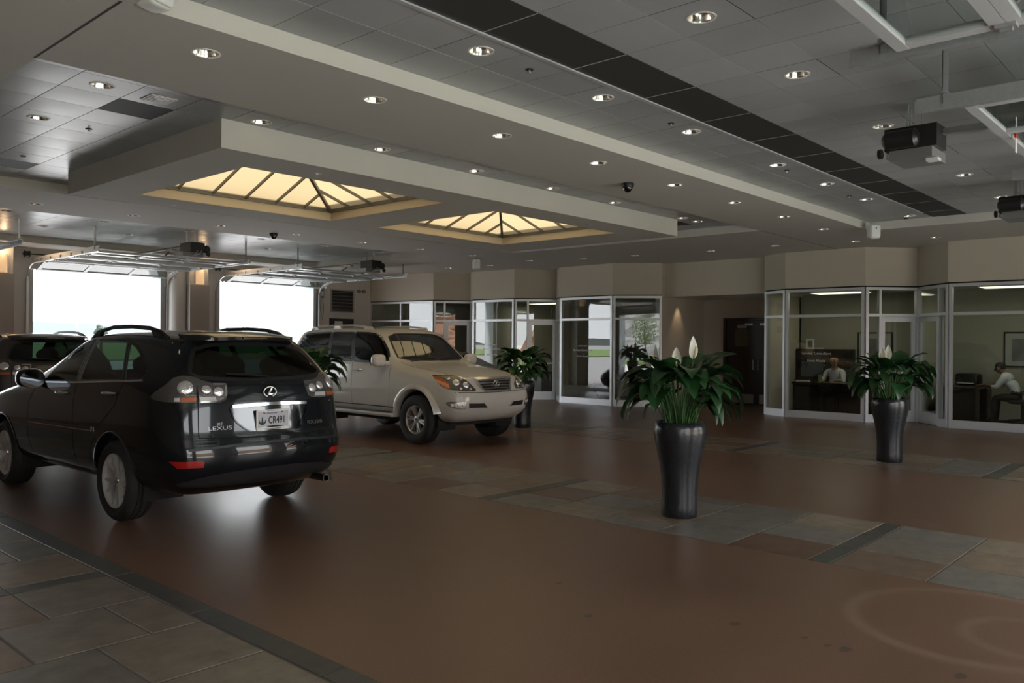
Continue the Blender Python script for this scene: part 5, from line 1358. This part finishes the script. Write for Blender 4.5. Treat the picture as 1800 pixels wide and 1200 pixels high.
FD = ['open glazed overhead door at the picture edge behind the grey car', 'open glazed overhead door behind the black car, the wider bright opening', 'open glazed overhead door behind the white car, nearer the offices']
for (a, b), lab in zip(DOORS_F, FD): overhead_door(b, YF, PI, lab)
ND = [None, 'raised glazed overhead door cut by the top edge of the picture', 'raised glazed overhead door with the red release tag', 'raised glazed overhead door nearest the offices, cut by the picture edge']
for (a, b), lab in zip(DOORS_N[1:], ND[1:]): overhead_door(a, YN, 0, lab, tag_red='red release' in lab, oper='top edge' not in lab)

# wall equipment by the far doors
lv = thing('wall_louver', 'square grey louvre panel on the wall beside the open door', 'louvre', (14.94, YF, 2.82))
g = G()
for (a0, a1, b0, b1) in ((-.43,.43,.31,.35),(-.43,.43,-.35,-.31),(-.43,-.39,-.31,.31),(.39,.43,-.31,.31)): g.box(a0, a1, -.05, 0, b0, b1)
g.build('louver_frame', M['pier'], lv)
for k in range(6): G().bar((-.39, -.03, -.26+.104*k), (.39, -.03, -.26+.104*k), .06, .012, up=(0,-.5,1)).build('slat', M['cover_grey'], lv)
G().box(-.39, .39, -.012, 0, -.31, .31).build('backing', M['black'], lv)
bx_ = thing('wall_niche', 'dark wall box with a pale notice below the louvre panel', 'wall box', (14.91, YF, 2.17)); G().box(-.42, .42, -.08, 0, -.12, .12).build('box', M['black'], bx_); G().box(-.28, .0, -.085, -.08, -.11, .04).build('notice', M['white'], bx_)
for (x, z, lab) in ((9.80, 3.10, 'small grey switch box on the wall beside the wide open door'), (14.20, 3.02, 'small grey switch box on the wall beside the open door by the louvre')):
    t = thing('switch_box', lab, 'switch box', (x, YF, z)); G().box(-.06, .06, -.06, 0, -.14, .14).build('box', M['cover_grey'], t); G().box(-.035, .035, -.066, -.06, -.08, .06).build('notice', M['white'], t)
    G().tube([(0,-.02,.14), (0,-.02,.5)], .01, 6).build('conduit', M['galv'], t); G().tube([(-.03,-.03,-.14),(-.05,-.04,-.5),(.02,-.05,-.8),(.06,-.04,-.45),(.03,-.03,-.14)], .006, 5).build('cable', M['black'], t, smooth=True)
    G().tube([(-.16,-.02,.4), (-.16,-.02,-2.0)], .012, 6).build('pull_chain', M['black'], t)
el = thing('emergency_light', 'small twin-head emergency lamp on the wall beside the louvre panel', 'emergency light', (15.63, YF, 3.15)); G().cyl((-.10,-.04,0), (.10,-.04,0), .012, 6).build('crossbar', M['cover_grey'], el)
for s in (-1, 1): G().lathe([(.0001,-.08),(.05,-.08),(.055,-.02),(.03,0),(.0001,0)], 12, (s*.10, -.02, 0), 'y').build('lamp_head', M['cover_grey'], el, smooth=True)

# ------------------------------------------------------------------ recessed downlights
M['can'] = mat('downlight_reflector', (.75, .72, .66), .16, 1.)
M['bulb'] = mat('downlight_lamp', (1, .9, .75), .4, emit=(1, .86, .66), estr=1.1)
M['ring_white'] = mat('white_trim_ring', (.75, .75, .73), .4)
r_ = LR
CAN = G().lathe([(r_, .0), (r_-.004, .012), (.080, .040), (.060, .075), (.03, .088), (.0001, .09)], 24).mesh('reflector', M['can'], smooth='all')
RING = G().lathe([(r_+.014, 0), (r_+.013, -.004), (r_+.002, -.005), (r_-.001, .003)], 28).mesh('trim_ring', M['ring_white'], smooth=30)
BULB = G().sphere((0,0,.062), .024, 12, 8).mesh('lamp', M['bulb'], smooth='all')
def downlight(x, y, z, lab, group):
    t = thing('recessed_downlight', lab, 'downlight', (x, y, z), 0, group)
    link('reflector', CAN, t); link('trim_ring', RING, t); link('lamp', BULB, t)
    return t
for x, y, z, lab in LIGHTS: downlight(x, y, z, lab, 'recessed ceiling downlights')
lt = downlight(18.07, 10.78, ZS-.004, 'recessed downlight in the soffit at the corner of the corridor opening', 'recessed ceiling downlights')
lt = downlight(18.8, 10.95, 2.796, 'recessed downlight inside the corridor recess washing its wall with warm light', 'recessed ceiling downlights'); spot(lt, (0,.1,-.02), 2.2, 62)
# ------------------------------------------------------------------ sprinklers, cameras, speakers, vents
SPR = G().lathe([(.0001,-.012),(.030,-.010),(.036,-.002),(.036,0)], 14).mesh('escutcheon', M['black'], smooth=True); SPH = G().cyl((0,0,-.03), (0,0,-.01), .009, 8).lathe([(.0001,-.034),(.016,-.034),(.016,-.030)], 10).mesh('sprinkler_head', M['galv'])
SPL = G().lathe([(.0001,-.008),(.030,-.007),(.036,-.002),(.036,0)], 14).mesh('escutcheon', M['trim'], smooth=True)
def sprinkler(x, y, z, lab, pale=False):
    t = thing('sprinkler', lab, 'sprinkler', (x, y, z), 0, 'ceiling sprinklers'); link('escutcheon', SPL if pale else SPR, t); link('sprinkler_head', SPH, t)
for k, (x, y) in enumerate(((4.94,4.31),(7.07,4.30),(9.92,4.36),(12.2,4.41),(15.0,4.46))): sprinkler(x, y, ZT, ORD[k]+' dark ceiling sprinkler along the fascia panels, counted from the near end')
for k, (x, y) in enumerate(((3.35,8.99),(3.33,10.94))): sprinkler(x, y, ZT, ['dark ceiling sprinkler in the shiny recess panels, the nearer one', 'dark ceiling sprinkler in the shiny recess panels, the farther one'][k])
for k, (x, y) in enumerate(((5.40,7.86),(5.34,11.27),(10.48,7.86))): sprinkler(x, y, ZB, ['pale sprinkler under the skylight box beside the first skylight, near side', 'pale sprinkler under the skylight box beside the first skylight, far side', 'pale sprinkler under the skylight box beside the second skylight'][k], True)
def dome(x, y, z, lab):
    t = thing('security_camera', lab, 'camera', (x, y, z)); G().lathe([(.0001,0),(.075,0),(.080,-.02),(.072,-.055),(.060,-.06)], 20).build('camera_base', M['black'], t, smooth=40); G().sphere((0,0,-.055), .062, 16, 8, (1,1,-1), half=True).build('dome', M['recess_black'], t, smooth='all')
dome(8.75, 5.95, ZS, 'black dome security camera under the pale soffit beside the fascia'); dome(8.52, 13.87, ZS, 'black dome security camera by the far recess, seen against the bright panels')
def speaker(x, y, z, aim, lab):
    t = thing('wall_speaker', lab, 'speaker', (x, y, z), aim); G().superell((0,0,0), (.085,.095,.13), 5).build('cabinet', M['white'], t, smooth=30); G().superell((.065,0,.0), (.035,.08,.115), 6).build('grille', M['white_metal'], t, smooth=30); G().cyl((.098,0,.05), (.102,0,.05), .012, 8).build('badge', M['black'], t); G().tube([(-.08,0,.05), (-.18,0,.12)], .02, 8).build('bracket', M['white'], t)
speaker(14.72, 4.90, 3.57, math.radians(222), 'white box speaker on the far corner of the fascia'); speaker(2.24, 5.02, 3.76, math.radians(-70), 'white box speaker cut by the top edge of the picture')
speaker(14.35, 14.2, 3.52, math.radians(230), 'small white box speaker under the soffit near the far office')
vt = thing('ceiling_vent', 'square white air diffuser in the shiny recess panels', 'vent', (3.355, 7.395, ZT))
for k in range(3): G().box(-.10+.03*k, .10-.03*k, -.10+.03*k, .10-.03*k, -.012-.004*k, -.008-.004*k).build('vane', M['white_metal'], vt)
G().box(-.12, .12, -.12, .12, -.008, .002).build('vent_frame', M['white_metal'], vt)
# ------------------------------------------------------------------ outside: pavement, grass, rock cut, hills
M['asphalt'] = mat('pale_concrete_drive', (.50, .50, .48), .85, noise=.15, nscale=2)
M['lawn'] = mat('mown_grass', (.09, .15, .035), .9, noise=.4, nscale=6, bump=.6, bscale=40)
M['rock'] = mat('reddish_rock_cut', (.25, .135, .09), .9, noise=.5, nscale=1.2, bump=1., bscale=4)
M['stone'] = mat('grey_stone_bank', (.26, .26, .26), .9, noise=.4, nscale=2.5, bump=1., bscale=6)
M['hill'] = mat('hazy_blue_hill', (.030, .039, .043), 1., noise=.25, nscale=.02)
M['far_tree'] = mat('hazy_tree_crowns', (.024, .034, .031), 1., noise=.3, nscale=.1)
M['pole'] = mat('pale_pole', (.42, .43, .45), .6)
M['bark'] = mat('tree_bark', (.10, .075, .05), .9)
M['young_leaf'] = mat('tree_leaf', (.10, .16, .04), .7)
M['tarmac'] = mat('grey_tarmac_lot', (.20, .20, .205), .9, noise=.2, nscale=2)
struct(G().box(-400, 400, YF+.4, 700, -.6, -.03).build('ground', M['tarmac']))
gnd = G(); gnd.box(-400, 400, -400, YN-.4, -.6, -.03); gnd.box(-400, X0-.31, YN-.4, YF+.4, -.6, -.03); gnd.box(X1+.31, 400, YN-.4, YF+.4, -.6, -.03)
struct(gnd.build('ground', M['asphalt']))
struct(G().box(-120, 120, -40, -13.5, -.03, .06).build('lawn', M['lawn']))
struct(G().box(-120, 120, YF+45, YF+300, -.04, .05).build('lawn', M['lawn']))
def bank(name, x0, x1, y0, depth, h, m, seed, rough):
    r = random.Random(seed); nx, ny = 60, 14; vs = []; fs = []
    for j in range(ny+1):
        for i in range(nx+1):
            u, v = i/nx, j/ny; x = x0+(x1-x0)*u; k = r.uniform(-1, 1)*rough*(0 if j in (0,) else 1)
            vs.append((x+k*.5, y0-depth*v+k*.6, h*(v**.8)+k*.5*(v > 0)))
    for j in range(ny):
        for i in range(nx): q = j*(nx+1)+i; fs.append((q, q+1, q+nx+2, q+nx+1))
    return struct(G().add(vs, fs).build(name, m))
bank('terrain_rock', -13, 60, -24, 6, 5, M['rock'], 5, .5)
bank('terrain_stone', -70, -13, -21, 4, 5.2, M['stone'], 6, .25)
# hills beyond the far doors
def ridge(name, y, h, m, seed, amp, x0=-500, x1=700, n=120):
    r = random.Random(seed); vs = []; fs = []; ph = [r.uniform(0, 6.28) for _ in range(6)]
    for i in range(n+1):
        x = x0+(x1-x0)*i/n; z = h+amp*sum(math.sin(x*.006*(k+1)*1.7+ph[k])/(k+1) for k in range(6))+r.uniform(-.25, .25)*amp*.6
        vs += [(x, y-30, -1), (x, y, max(.5, z)), (x, y+60, -1)]
    for i in range(n): a = i*3; fs += [(a, a+3, a+4, a+1), (a+1, a+4, a+5, a+2)]
    return struct(G().add(vs, fs).build(name, m))
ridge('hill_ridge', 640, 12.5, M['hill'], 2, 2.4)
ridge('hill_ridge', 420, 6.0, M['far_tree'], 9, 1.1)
for k, (x, y, h, lab) in enumerate(((35.4, 98, 8, 'pale lamp post outside, seen through the wide open door'), (49.5, 86.9, 13, 'slim pale lamp post outside the door behind the white car, first'), (53.9, 88, 13, 'slim pale lamp post outside the door behind the white car, second'))):
    t = thing('lamp_post', lab, 'lamp post', (x, y, -.03)); G().cone((0,0,0), (0,0,h), .14, .08, 10).build('post', M['pole'], t, smooth=True); G().box(-.6, .6, -.15, .15, h, h+.12).build('lamp_head', M['pole'], t)
t = thing('tree', 'round hazy tree outside, seen through the wide open door', 'tree', (44.5, 114.7, -.03)); G().cone((0,0,0), (0,0,2.2), .2, .12, 8).build('trunk', M['bark'], t)
g = G(); r = random.Random(2)
for k in range(60): a = r.uniform(0, 2*PI); e = r.uniform(-1.2, 1.2); q = r.uniform(.3, .75); g.sphere((q*math.cos(a)*math.cos(e), q*math.sin(a)*math.cos(e), 2.7+q*math.sin(e)), r.uniform(.18, .32), 7, 5)
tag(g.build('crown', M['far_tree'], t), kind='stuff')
# young tree on the lawn, mirrored in the office glass
t = thing('young_tree', 'young airy tree on the lawn outside, mirrored in the office glass', 'tree', (-18.5, -15.3, .06)); G().tube([(0,0,0),(.05,0,1.2),(0,.05,2.6),(.03,.0,4.2)], [.07,.06,.045,.02], 8).build('trunk', M['bark'], t, smooth=True)
g = G()
for k in range(16):
    a = r.uniform(0, 2*PI); z = r.uniform(1.3, 3.6); l = r.uniform(.6, 1.1)*(1.15-z/5); g.tube([(0,0,z), (l*.5*math.cos(a), l*.5*math.sin(a), z+.4), (l*math.cos(a), l*math.sin(a), z+.9)], [.02,.014,.006], 5)
tag(g.build('branches', M['bark'], t), kind='stuff')
g = G()
for k in range(1400):
    a = r.uniform(0, 2*PI); z = r.uniform(1.5, 4.6); w = (1.25-abs(z-2.7)*.42)*math.sqrt(r.random()); c_ = Vector((w*math.cos(a), w*math.sin(a), z)); u = Vector((r.uniform(-1,1), r.uniform(-1,1), r.uniform(-1,1))).normalized()*.09; v = u.cross(Vector((r.uniform(-1,1), r.uniform(-1,1), 1))).normalized()*.04
    g.add([c_-u, c_+v, c_+u, c_-v], [(0,1,2,3)])
tag(g.build('leaves', M['young_leaf'], t), kind='stuff')
# ------------------------------------------------------------------ planters with peace lilies
M['pot'] = mat('dark_glazed_pot', (.016, .018, .022), .26, .0, .6, noise=.35, nscale=9, bump=.12, bscale=30)
M['soil'] = mat('potting_soil', (.012, .009, .007), .95, bump=.6, bscale=60)
M['lily_leaf'] = random_mat('lily_leaf', [(.010, .045, .012), (.013, .055, .014), (.016, .065, .018), (.020, .072, .018)], .34, 14, .3, .5)
M['lily_stem'] = mat('lily_stem', (.045, .13, .03), .5)
M['spathe'] = mat('white_spathe', (.74, .74, .66), .5)
M['spadix'] = mat('cream_spadix', (.55, .47, .25), .7, bump=.5, bscale=200)
POT = G().lathe([(.0001,.0),(.158,.0),(.166,.012),(.164,.10),(.163,.22),(.170,.36),(.186,.48),(.212,.60),(.232,.70),(.241,.77),(.240,.82),(.230,.86),(.214,.878),(.198,.872),(.192,.85),(.190,.80)], 48).mesh('pot', M['pot'], smooth=60)
SOIL = G().lathe([(.0001,.825),(.192,.815)], 24).mesh('soil', M['soil'])
def leaf_mesh(kind, seed):
    r = random.Random(seed)
    pet, e0, e1, blade, wid, droop, out = kind
    path = []; p = Vector((.02, 0, 0)); n1 = 7
    for i in range(n1+1):
        path.append(p.copy()); a = math.radians(e0+(e1-e0)*(i/n1)**1.6); p = p+Vector((math.cos(a), 0, math.sin(a)))*pet/n1
    g = G(); g.cur = 1; g.tube(path, [.008-.003*i/n1 for i in range(n1+1)], 5)
    n2 = 12; c = path[-1].copy(); cen = [c.copy()]; dirs = []
    for i in range(n2):
        a = math.radians(e1+(droop-e1)*((i+.5)/n2)**.8); d = Vector((math.cos(a), 0, math.sin(a))); dirs.append(d); c = c+d*blade/n2; cen.append(c.copy())
    dirs.append(dirs[-1]); vs = []; fs = []; m_ = 5; ph = r.uniform(0, 6); tw = r.uniform(-.5, .5)
    for i in range(n2+1):
        t = i/n2; w = wid*max(.012, (math.sin(PI*min(1, t**.62))**.75)*(1-.25*t*t)); d = dirs[i]; up = Vector((-d.z, 0, d.x)); side = Vector((0,1,0)); k = tw*t
        sd = side*math.cos(k)+up*math.sin(k); un = -side*math.sin(k)+up*math.cos(k)
        for j in range(m_):
            u = -1+2*j/(m_-1); fold = .22*abs(u)*w; wave = .016*math.sin(ph+t*17+u*2)*abs(u)*(1-t)
            vs.append(cen[i]+sd*u*w*.5*(1 if True else 1)+un*(fold*.6+wave))
    for i in range(n2):
        for j in range(m_-1): q = i*m_+j; fs.append((q, q+1, q+m_+1, q+m_))
    g.cur = 0; g.add(vs, fs); return g.mesh('leaf', [M['lily_leaf'], M['lily_stem']], smooth='all')
KINDS = [(.50, 84, 68, .34, .20, 0, 0), (.48, 82, 56, .36, .205, -45, 0), (.44, 80, 44, .37, .205, -72, 0), (.38, 76, 34, .37, .20, -84, 0), (.30, 72, 26, .36, .195, -88, 0), (.50, 80, 46, .34, .18, -60, 0)]
LEAVES = [[leaf_mesh(k, 10*i+j) for j in range(3)] for i, k in enumerate(KINDS)]
def spathe_mesh():
    g = G(); g.cur = 1; L = .60
    path = [(0.02*i/6+.03*(i/6)**2, 0, L*i/6) for i in range(7)]; g.tube(path, .006, 5)
    tip = Vector(path[-1]); g.cur = 2; g.tube([tip, tip+Vector((.012,0,.05)), tip+Vector((.016,0,.10))], [.009,.010,.006], 8)
    g.cur = 0; vs = []; fs = []; n, m_ = 10, 5
    for i in range(n+1):
        t = i/n; w = .045*math.sin(PI*min(1, t**.7))**.8+.002
        c = tip+Vector((-.010-.035*math.sin(PI*t*.8), 0, -.01+.19*t))
        for j in range(m_): u = -1+2*j/(m_-1); vs.append(c+Vector((.028*abs(u)*math.sin(PI*t), u*w, 0)))
    for i in range(n):
        for j in range(m_-1): q = i*m_+j; fs.append((q, q+1, q+m_+1, q+m_))
    g.add(vs, fs); return g.mesh('flower', [M['spathe'], M['lily_stem'], M['spadix']], smooth='all')
SPATHE = spathe_mesh()
def planter(x, y, lab, seed, n, spread=1., flowers=(), lean=0., extra=()):
    r = random.Random(seed)
    z0 = .0045 if any(a < x < b for a, b in bands) else 0
    t = thing('planter', 'tall dark glazed pot '+lab[0], 'pot', (x, y, z0)); link('pot_body', POT, t)
    pl = thing('peace_lily', 'peace lily '+lab[1], 'plant', (x, y, z0+.82)); link('soil', SOIL, pl, (0, 0, -.82))
    def leaf(az, k, sc, rad, tilt=0):
        o = link('leaf', r.choice(LEAVES[k]), pl, (rad*math.cos(az), rad*math.sin(az), -.005)); o.rotation_euler = (r.uniform(-.10, .10), tilt, az); o.scale = (sc, sc, sc)
    for i in range(n):
        az = i*2.399+r.uniform(-.3, .3); u = (i+.5)/n; k = min(5, int(u*5)) if r.random() < .85 else 5
        leaf(az, k, r.uniform(.86, 1.08)*spread, r.uniform(.02, .12))
    for az, k, sc in extra: leaf(math.radians(az), k, sc, .06)
    for (az, rad, tilt, rz, sc) in flowers:
        o = link('flower', SPATHE, pl, (.05*math.cos(math.radians(az)), .05*math.sin(math.radians(az)), 0)); o.rotation_euler = (0, math.radians(tilt), math.radians(az)); o.scale = (sc,)*3
    return pl
# towards the camera is azimuth 225, picture right is -48, picture left is 132
planter(6.71, 3.96, ('standing alone on the slate band in front of the offices', 'with white spathe flowers in the foreground pot'), 5, 58, 1.0, ((250,.05,7,0,1.10),(200,.05,10,0,.98),(150,.05,14,0,1.02),(140,.05,20,0,.98)), extra=((-48,5,1.1),(-55,3,1.12),(-40,2,1.15),(-62,4,1.1),(130,3,1.15),(145,2,1.15),(120,4,1.1),(225,2,1.05),(240,1,1.0)))
planter(11.90, 3.73, ('in front of the recessed glass office doors', 'in the pot in front of the recessed glass office doors'), 11, 54, 1.0, ((190,.05,8,0,1.02),(170,.05,12,0,1.0)), extra=((-48,3,1.12),(-52,2,1.15),(130,3,1.1),(136,4,1.1)))
planter(11.64, 10.27, ('half hidden by the front of the white car', 'in the pot behind the front of the white car'), 17, 52, 1.0)
planter(6.72, 10.05, ('hidden between the black car and the white car', 'peeping out between the black car and the white car'), 23, 50, 1.0, extra=((-48,3,1.15),(-50,2,1.12)))
# ------------------------------------------------------------------ two seated people behind the office glass
M['skin_a'] = mat('skin_light', (.36, .20, .14), .55); M['skin_b'] = mat('skin_tan', (.20, .11, .075), .55)
M['shirt'] = mat('white_shirt', (.62, .63, .64), .8, noise=.08, nscale=12, bump=.3, bscale=14); M['trousers'] = mat('dark_trousers', (.015, .015, .018), .85); M['shoe'] = mat('black_shoe', (.01, .01, .01), .4)
M['hair_dark'] = mat('short_dark_hair', (.012, .009, .007), .8, bump=.6, bscale=150); M['eye'] = mat('dark_eye', (.01, .008, .006), .2)
def person(lab, loc, rz, lean, head_f, skin, drop=0., hair=None):
    """lean: how far the chest comes forward; one skinned mesh from pelvis to fingertips and toes"""
    V = []; E = []; R = []; T = []
    def v(p, r, tag_, parent=None):
        V.append(p); R.append(r if isinstance(r, tuple) else (r, r)); T.append(tag_)
        if parent is not None: E.append((parent, len(V)-1))
        return len(V)-1
    zc = .54
    pel = v((0, 0, zc), (.165, .125), 't'); wa = v((0, lean*.30, zc+.17), (.150, .115), 's', pel); ch = v((0, lean*.75, zc+.36-lean*.10), (.175, .125), 's', wa)
    sh = v((0, lean, zc+.50-lean*.22), (.12, .09), 's', ch); nb = v((0, lean+head_f*.25, zc+.565-lean*.25), .062, 'k', sh); nk = v((0, lean+head_f*.5, zc+.62-lean*.28-drop*.3), .058, 'k', nb)
    h1 = v((0, lean+head_f*.9, zc+.685-lean*.3-drop*.7), (.070, .082), 'k', nk); h2 = v((0, lean+head_f*1.02, zc+.755-lean*.3-drop), (.080, .100), 'k', h1); h3 = v((0, lean+head_f, zc+.825-lean*.3-drop), (.066, .085), 'k', h2)
    head = Vector(V[h2]); f = Vector((0, 1, -.25-drop*3)).normalized()
    n0 = v(tuple(head+f*.085), .018, 'k', h2); v(tuple(head+f*.112+Vector((0,0,-.015))), .012, 'k', n0)
    for s in (-1, 1): v((s*.095, head.y-.01, head.z-.005), .016, 'k', h2)
    for s in (-1, 1):
        s1 = v((s*.185, lean, zc+.47-lean*.2), (.072, .072), 's', sh); el = v((s*.25, lean+.14, zc+.22-lean*.06), (.052, .052), 's', s1)
        m1 = v((s*.20, lean+.27, zc+.245), .040, 'k', el); wr = v((s*.12, lean+.38, zc+.245), .028, 'k', m1); pa = v((s*.095, lean+.44, zc+.243), (.040, .020), 'k', wr)
        for k, (dx, l) in enumerate(((-.030, .070), (-.010, .082), (.010, .080), (.028, .064))):
            q = v((s*.095+dx, lean+.48, zc+.242), .0105, 'k', pa); q2 = v((s*.095+dx*1.1, lean+.48+l*.55, zc+.238), .009, 'k', q); v((s*.095+dx*1.1, lean+.48+l, zc+.228), .008, 'k', q2)
        q = v((s*.095-s*.045, lean+.44, zc+.243), .011, 'k', pa); v((s*.095-s*.062, lean+.475, zc+.240), .009, 'k', q)
        hp = v((s*.10, .05, zc-.01), (.098, .095), 't', pel); kn = v((s*.15, .44, zc+.0), (.072, .072), 't', hp); an = v((s*.15, .46, .10), (.045, .045), 't', kn); he = v((s*.15, .47, .05), (.045, .04), 'o', an); v((s*.15, .63, .035), (.042, .030), 'o', he)
    me = bpy.data.meshes.new('p'); me.from_pydata(V, E, []); ob = bpy.data.objects.new('p', me); C.objects.link(ob)
    md = ob.modifiers.new('skin', 'SKIN'); md.use_smooth_shade = True
    if not me.skin_vertices:
        try: me.attributes.new('x', 'FLOAT', 'POINT')
        except Exception: pass
    bpy.context.view_layer.objects.active = ob
    if not me.skin_vertices: bpy.ops.object.select_all(action='DESELECT'); ob.select_set(True); bpy.ops.mesh.customdata_skin_add()
    for i, sv in enumerate(me.skin_vertices[0].data): sv.radius = R[i]; sv.use_root = (i == 0)
    ss = ob.modifiers.new('sub', 'SUBSURF'); ss.levels = 2; ss.render_levels = 2
    dg = bpy.context.evaluated_depsgraph_get(); dg.update(); out = bpy.data.meshes.new_from_object(ob.evaluated_get(dg)); bpy.data.objects.remove(ob)
    out.materials.clear()
    for m in (M['shirt'], skin, M['trousers'], M['shoe']): out.materials.append(m)
    key = {'s': 0, 'k': 1, 't': 2, 'o': 3}; PV = [Vector(p) for p in V]
    segs = [(PV[a], PV[b], T[b] if T[a] == T[b] else (T[a], T[b])) for a, b in E]
    for p in out.polygons:
        c = p.center; best = (9, 0)
        for a, b, tg in segs:
            d = b-a; L2 = d.length_squared; u = 0 if L2 == 0 else max(0, min(1, (c-a).dot(d)/L2)); dist = (c-(a+d*u)).length
            if dist < best[0]: best = (dist, key[tg if isinstance(tg, str) else (tg[0] if u < .5 else tg[1])])
        p.material_index = best[1]; p.use_smooth = True
    t = thing('person', lab, 'person', loc, rz); link('body', out, t)
    for s in (-1, 1): G().sphere(tuple(head+f*.088+Vector((s*.034, 0, .018))), .011, 8, 6).build('eye', M['eye'], t, smooth='all')
    G().bar(tuple(head+f*.092+Vector((-.022, 0, -.045))), tuple(head+f*.092+Vector((.022, 0, -.045))), .006, .006).build('mouth', M['skin_b'], t)
    g = G(); cx = Vector((0, lean, zc+.52-lean*.23)); g.lathe([(.062,.0),(.080,-.02),(.085,-.03)], 16, tuple(cx)); g.build('collar', M['shirt'], t, smooth=True)
    if hair:
        hc = head+Vector((0, -.022, .038)); g = G(); g.superell(tuple(hc), (.090, .102, .088), 2.2); g.build('hair', hair, t, smooth='all')
    return t
person('bald man in a white shirt seated at the dark desk, forearms on it', (19.40, 7.25, .006), math.radians(90), .16, .07, M['skin_a'])
person('man in a white shirt bent over his desk in profile', (19.50, 3.56, .006), 0, .26, .12, M['skin_b'], drop=.07, hair=M['hair_dark'])
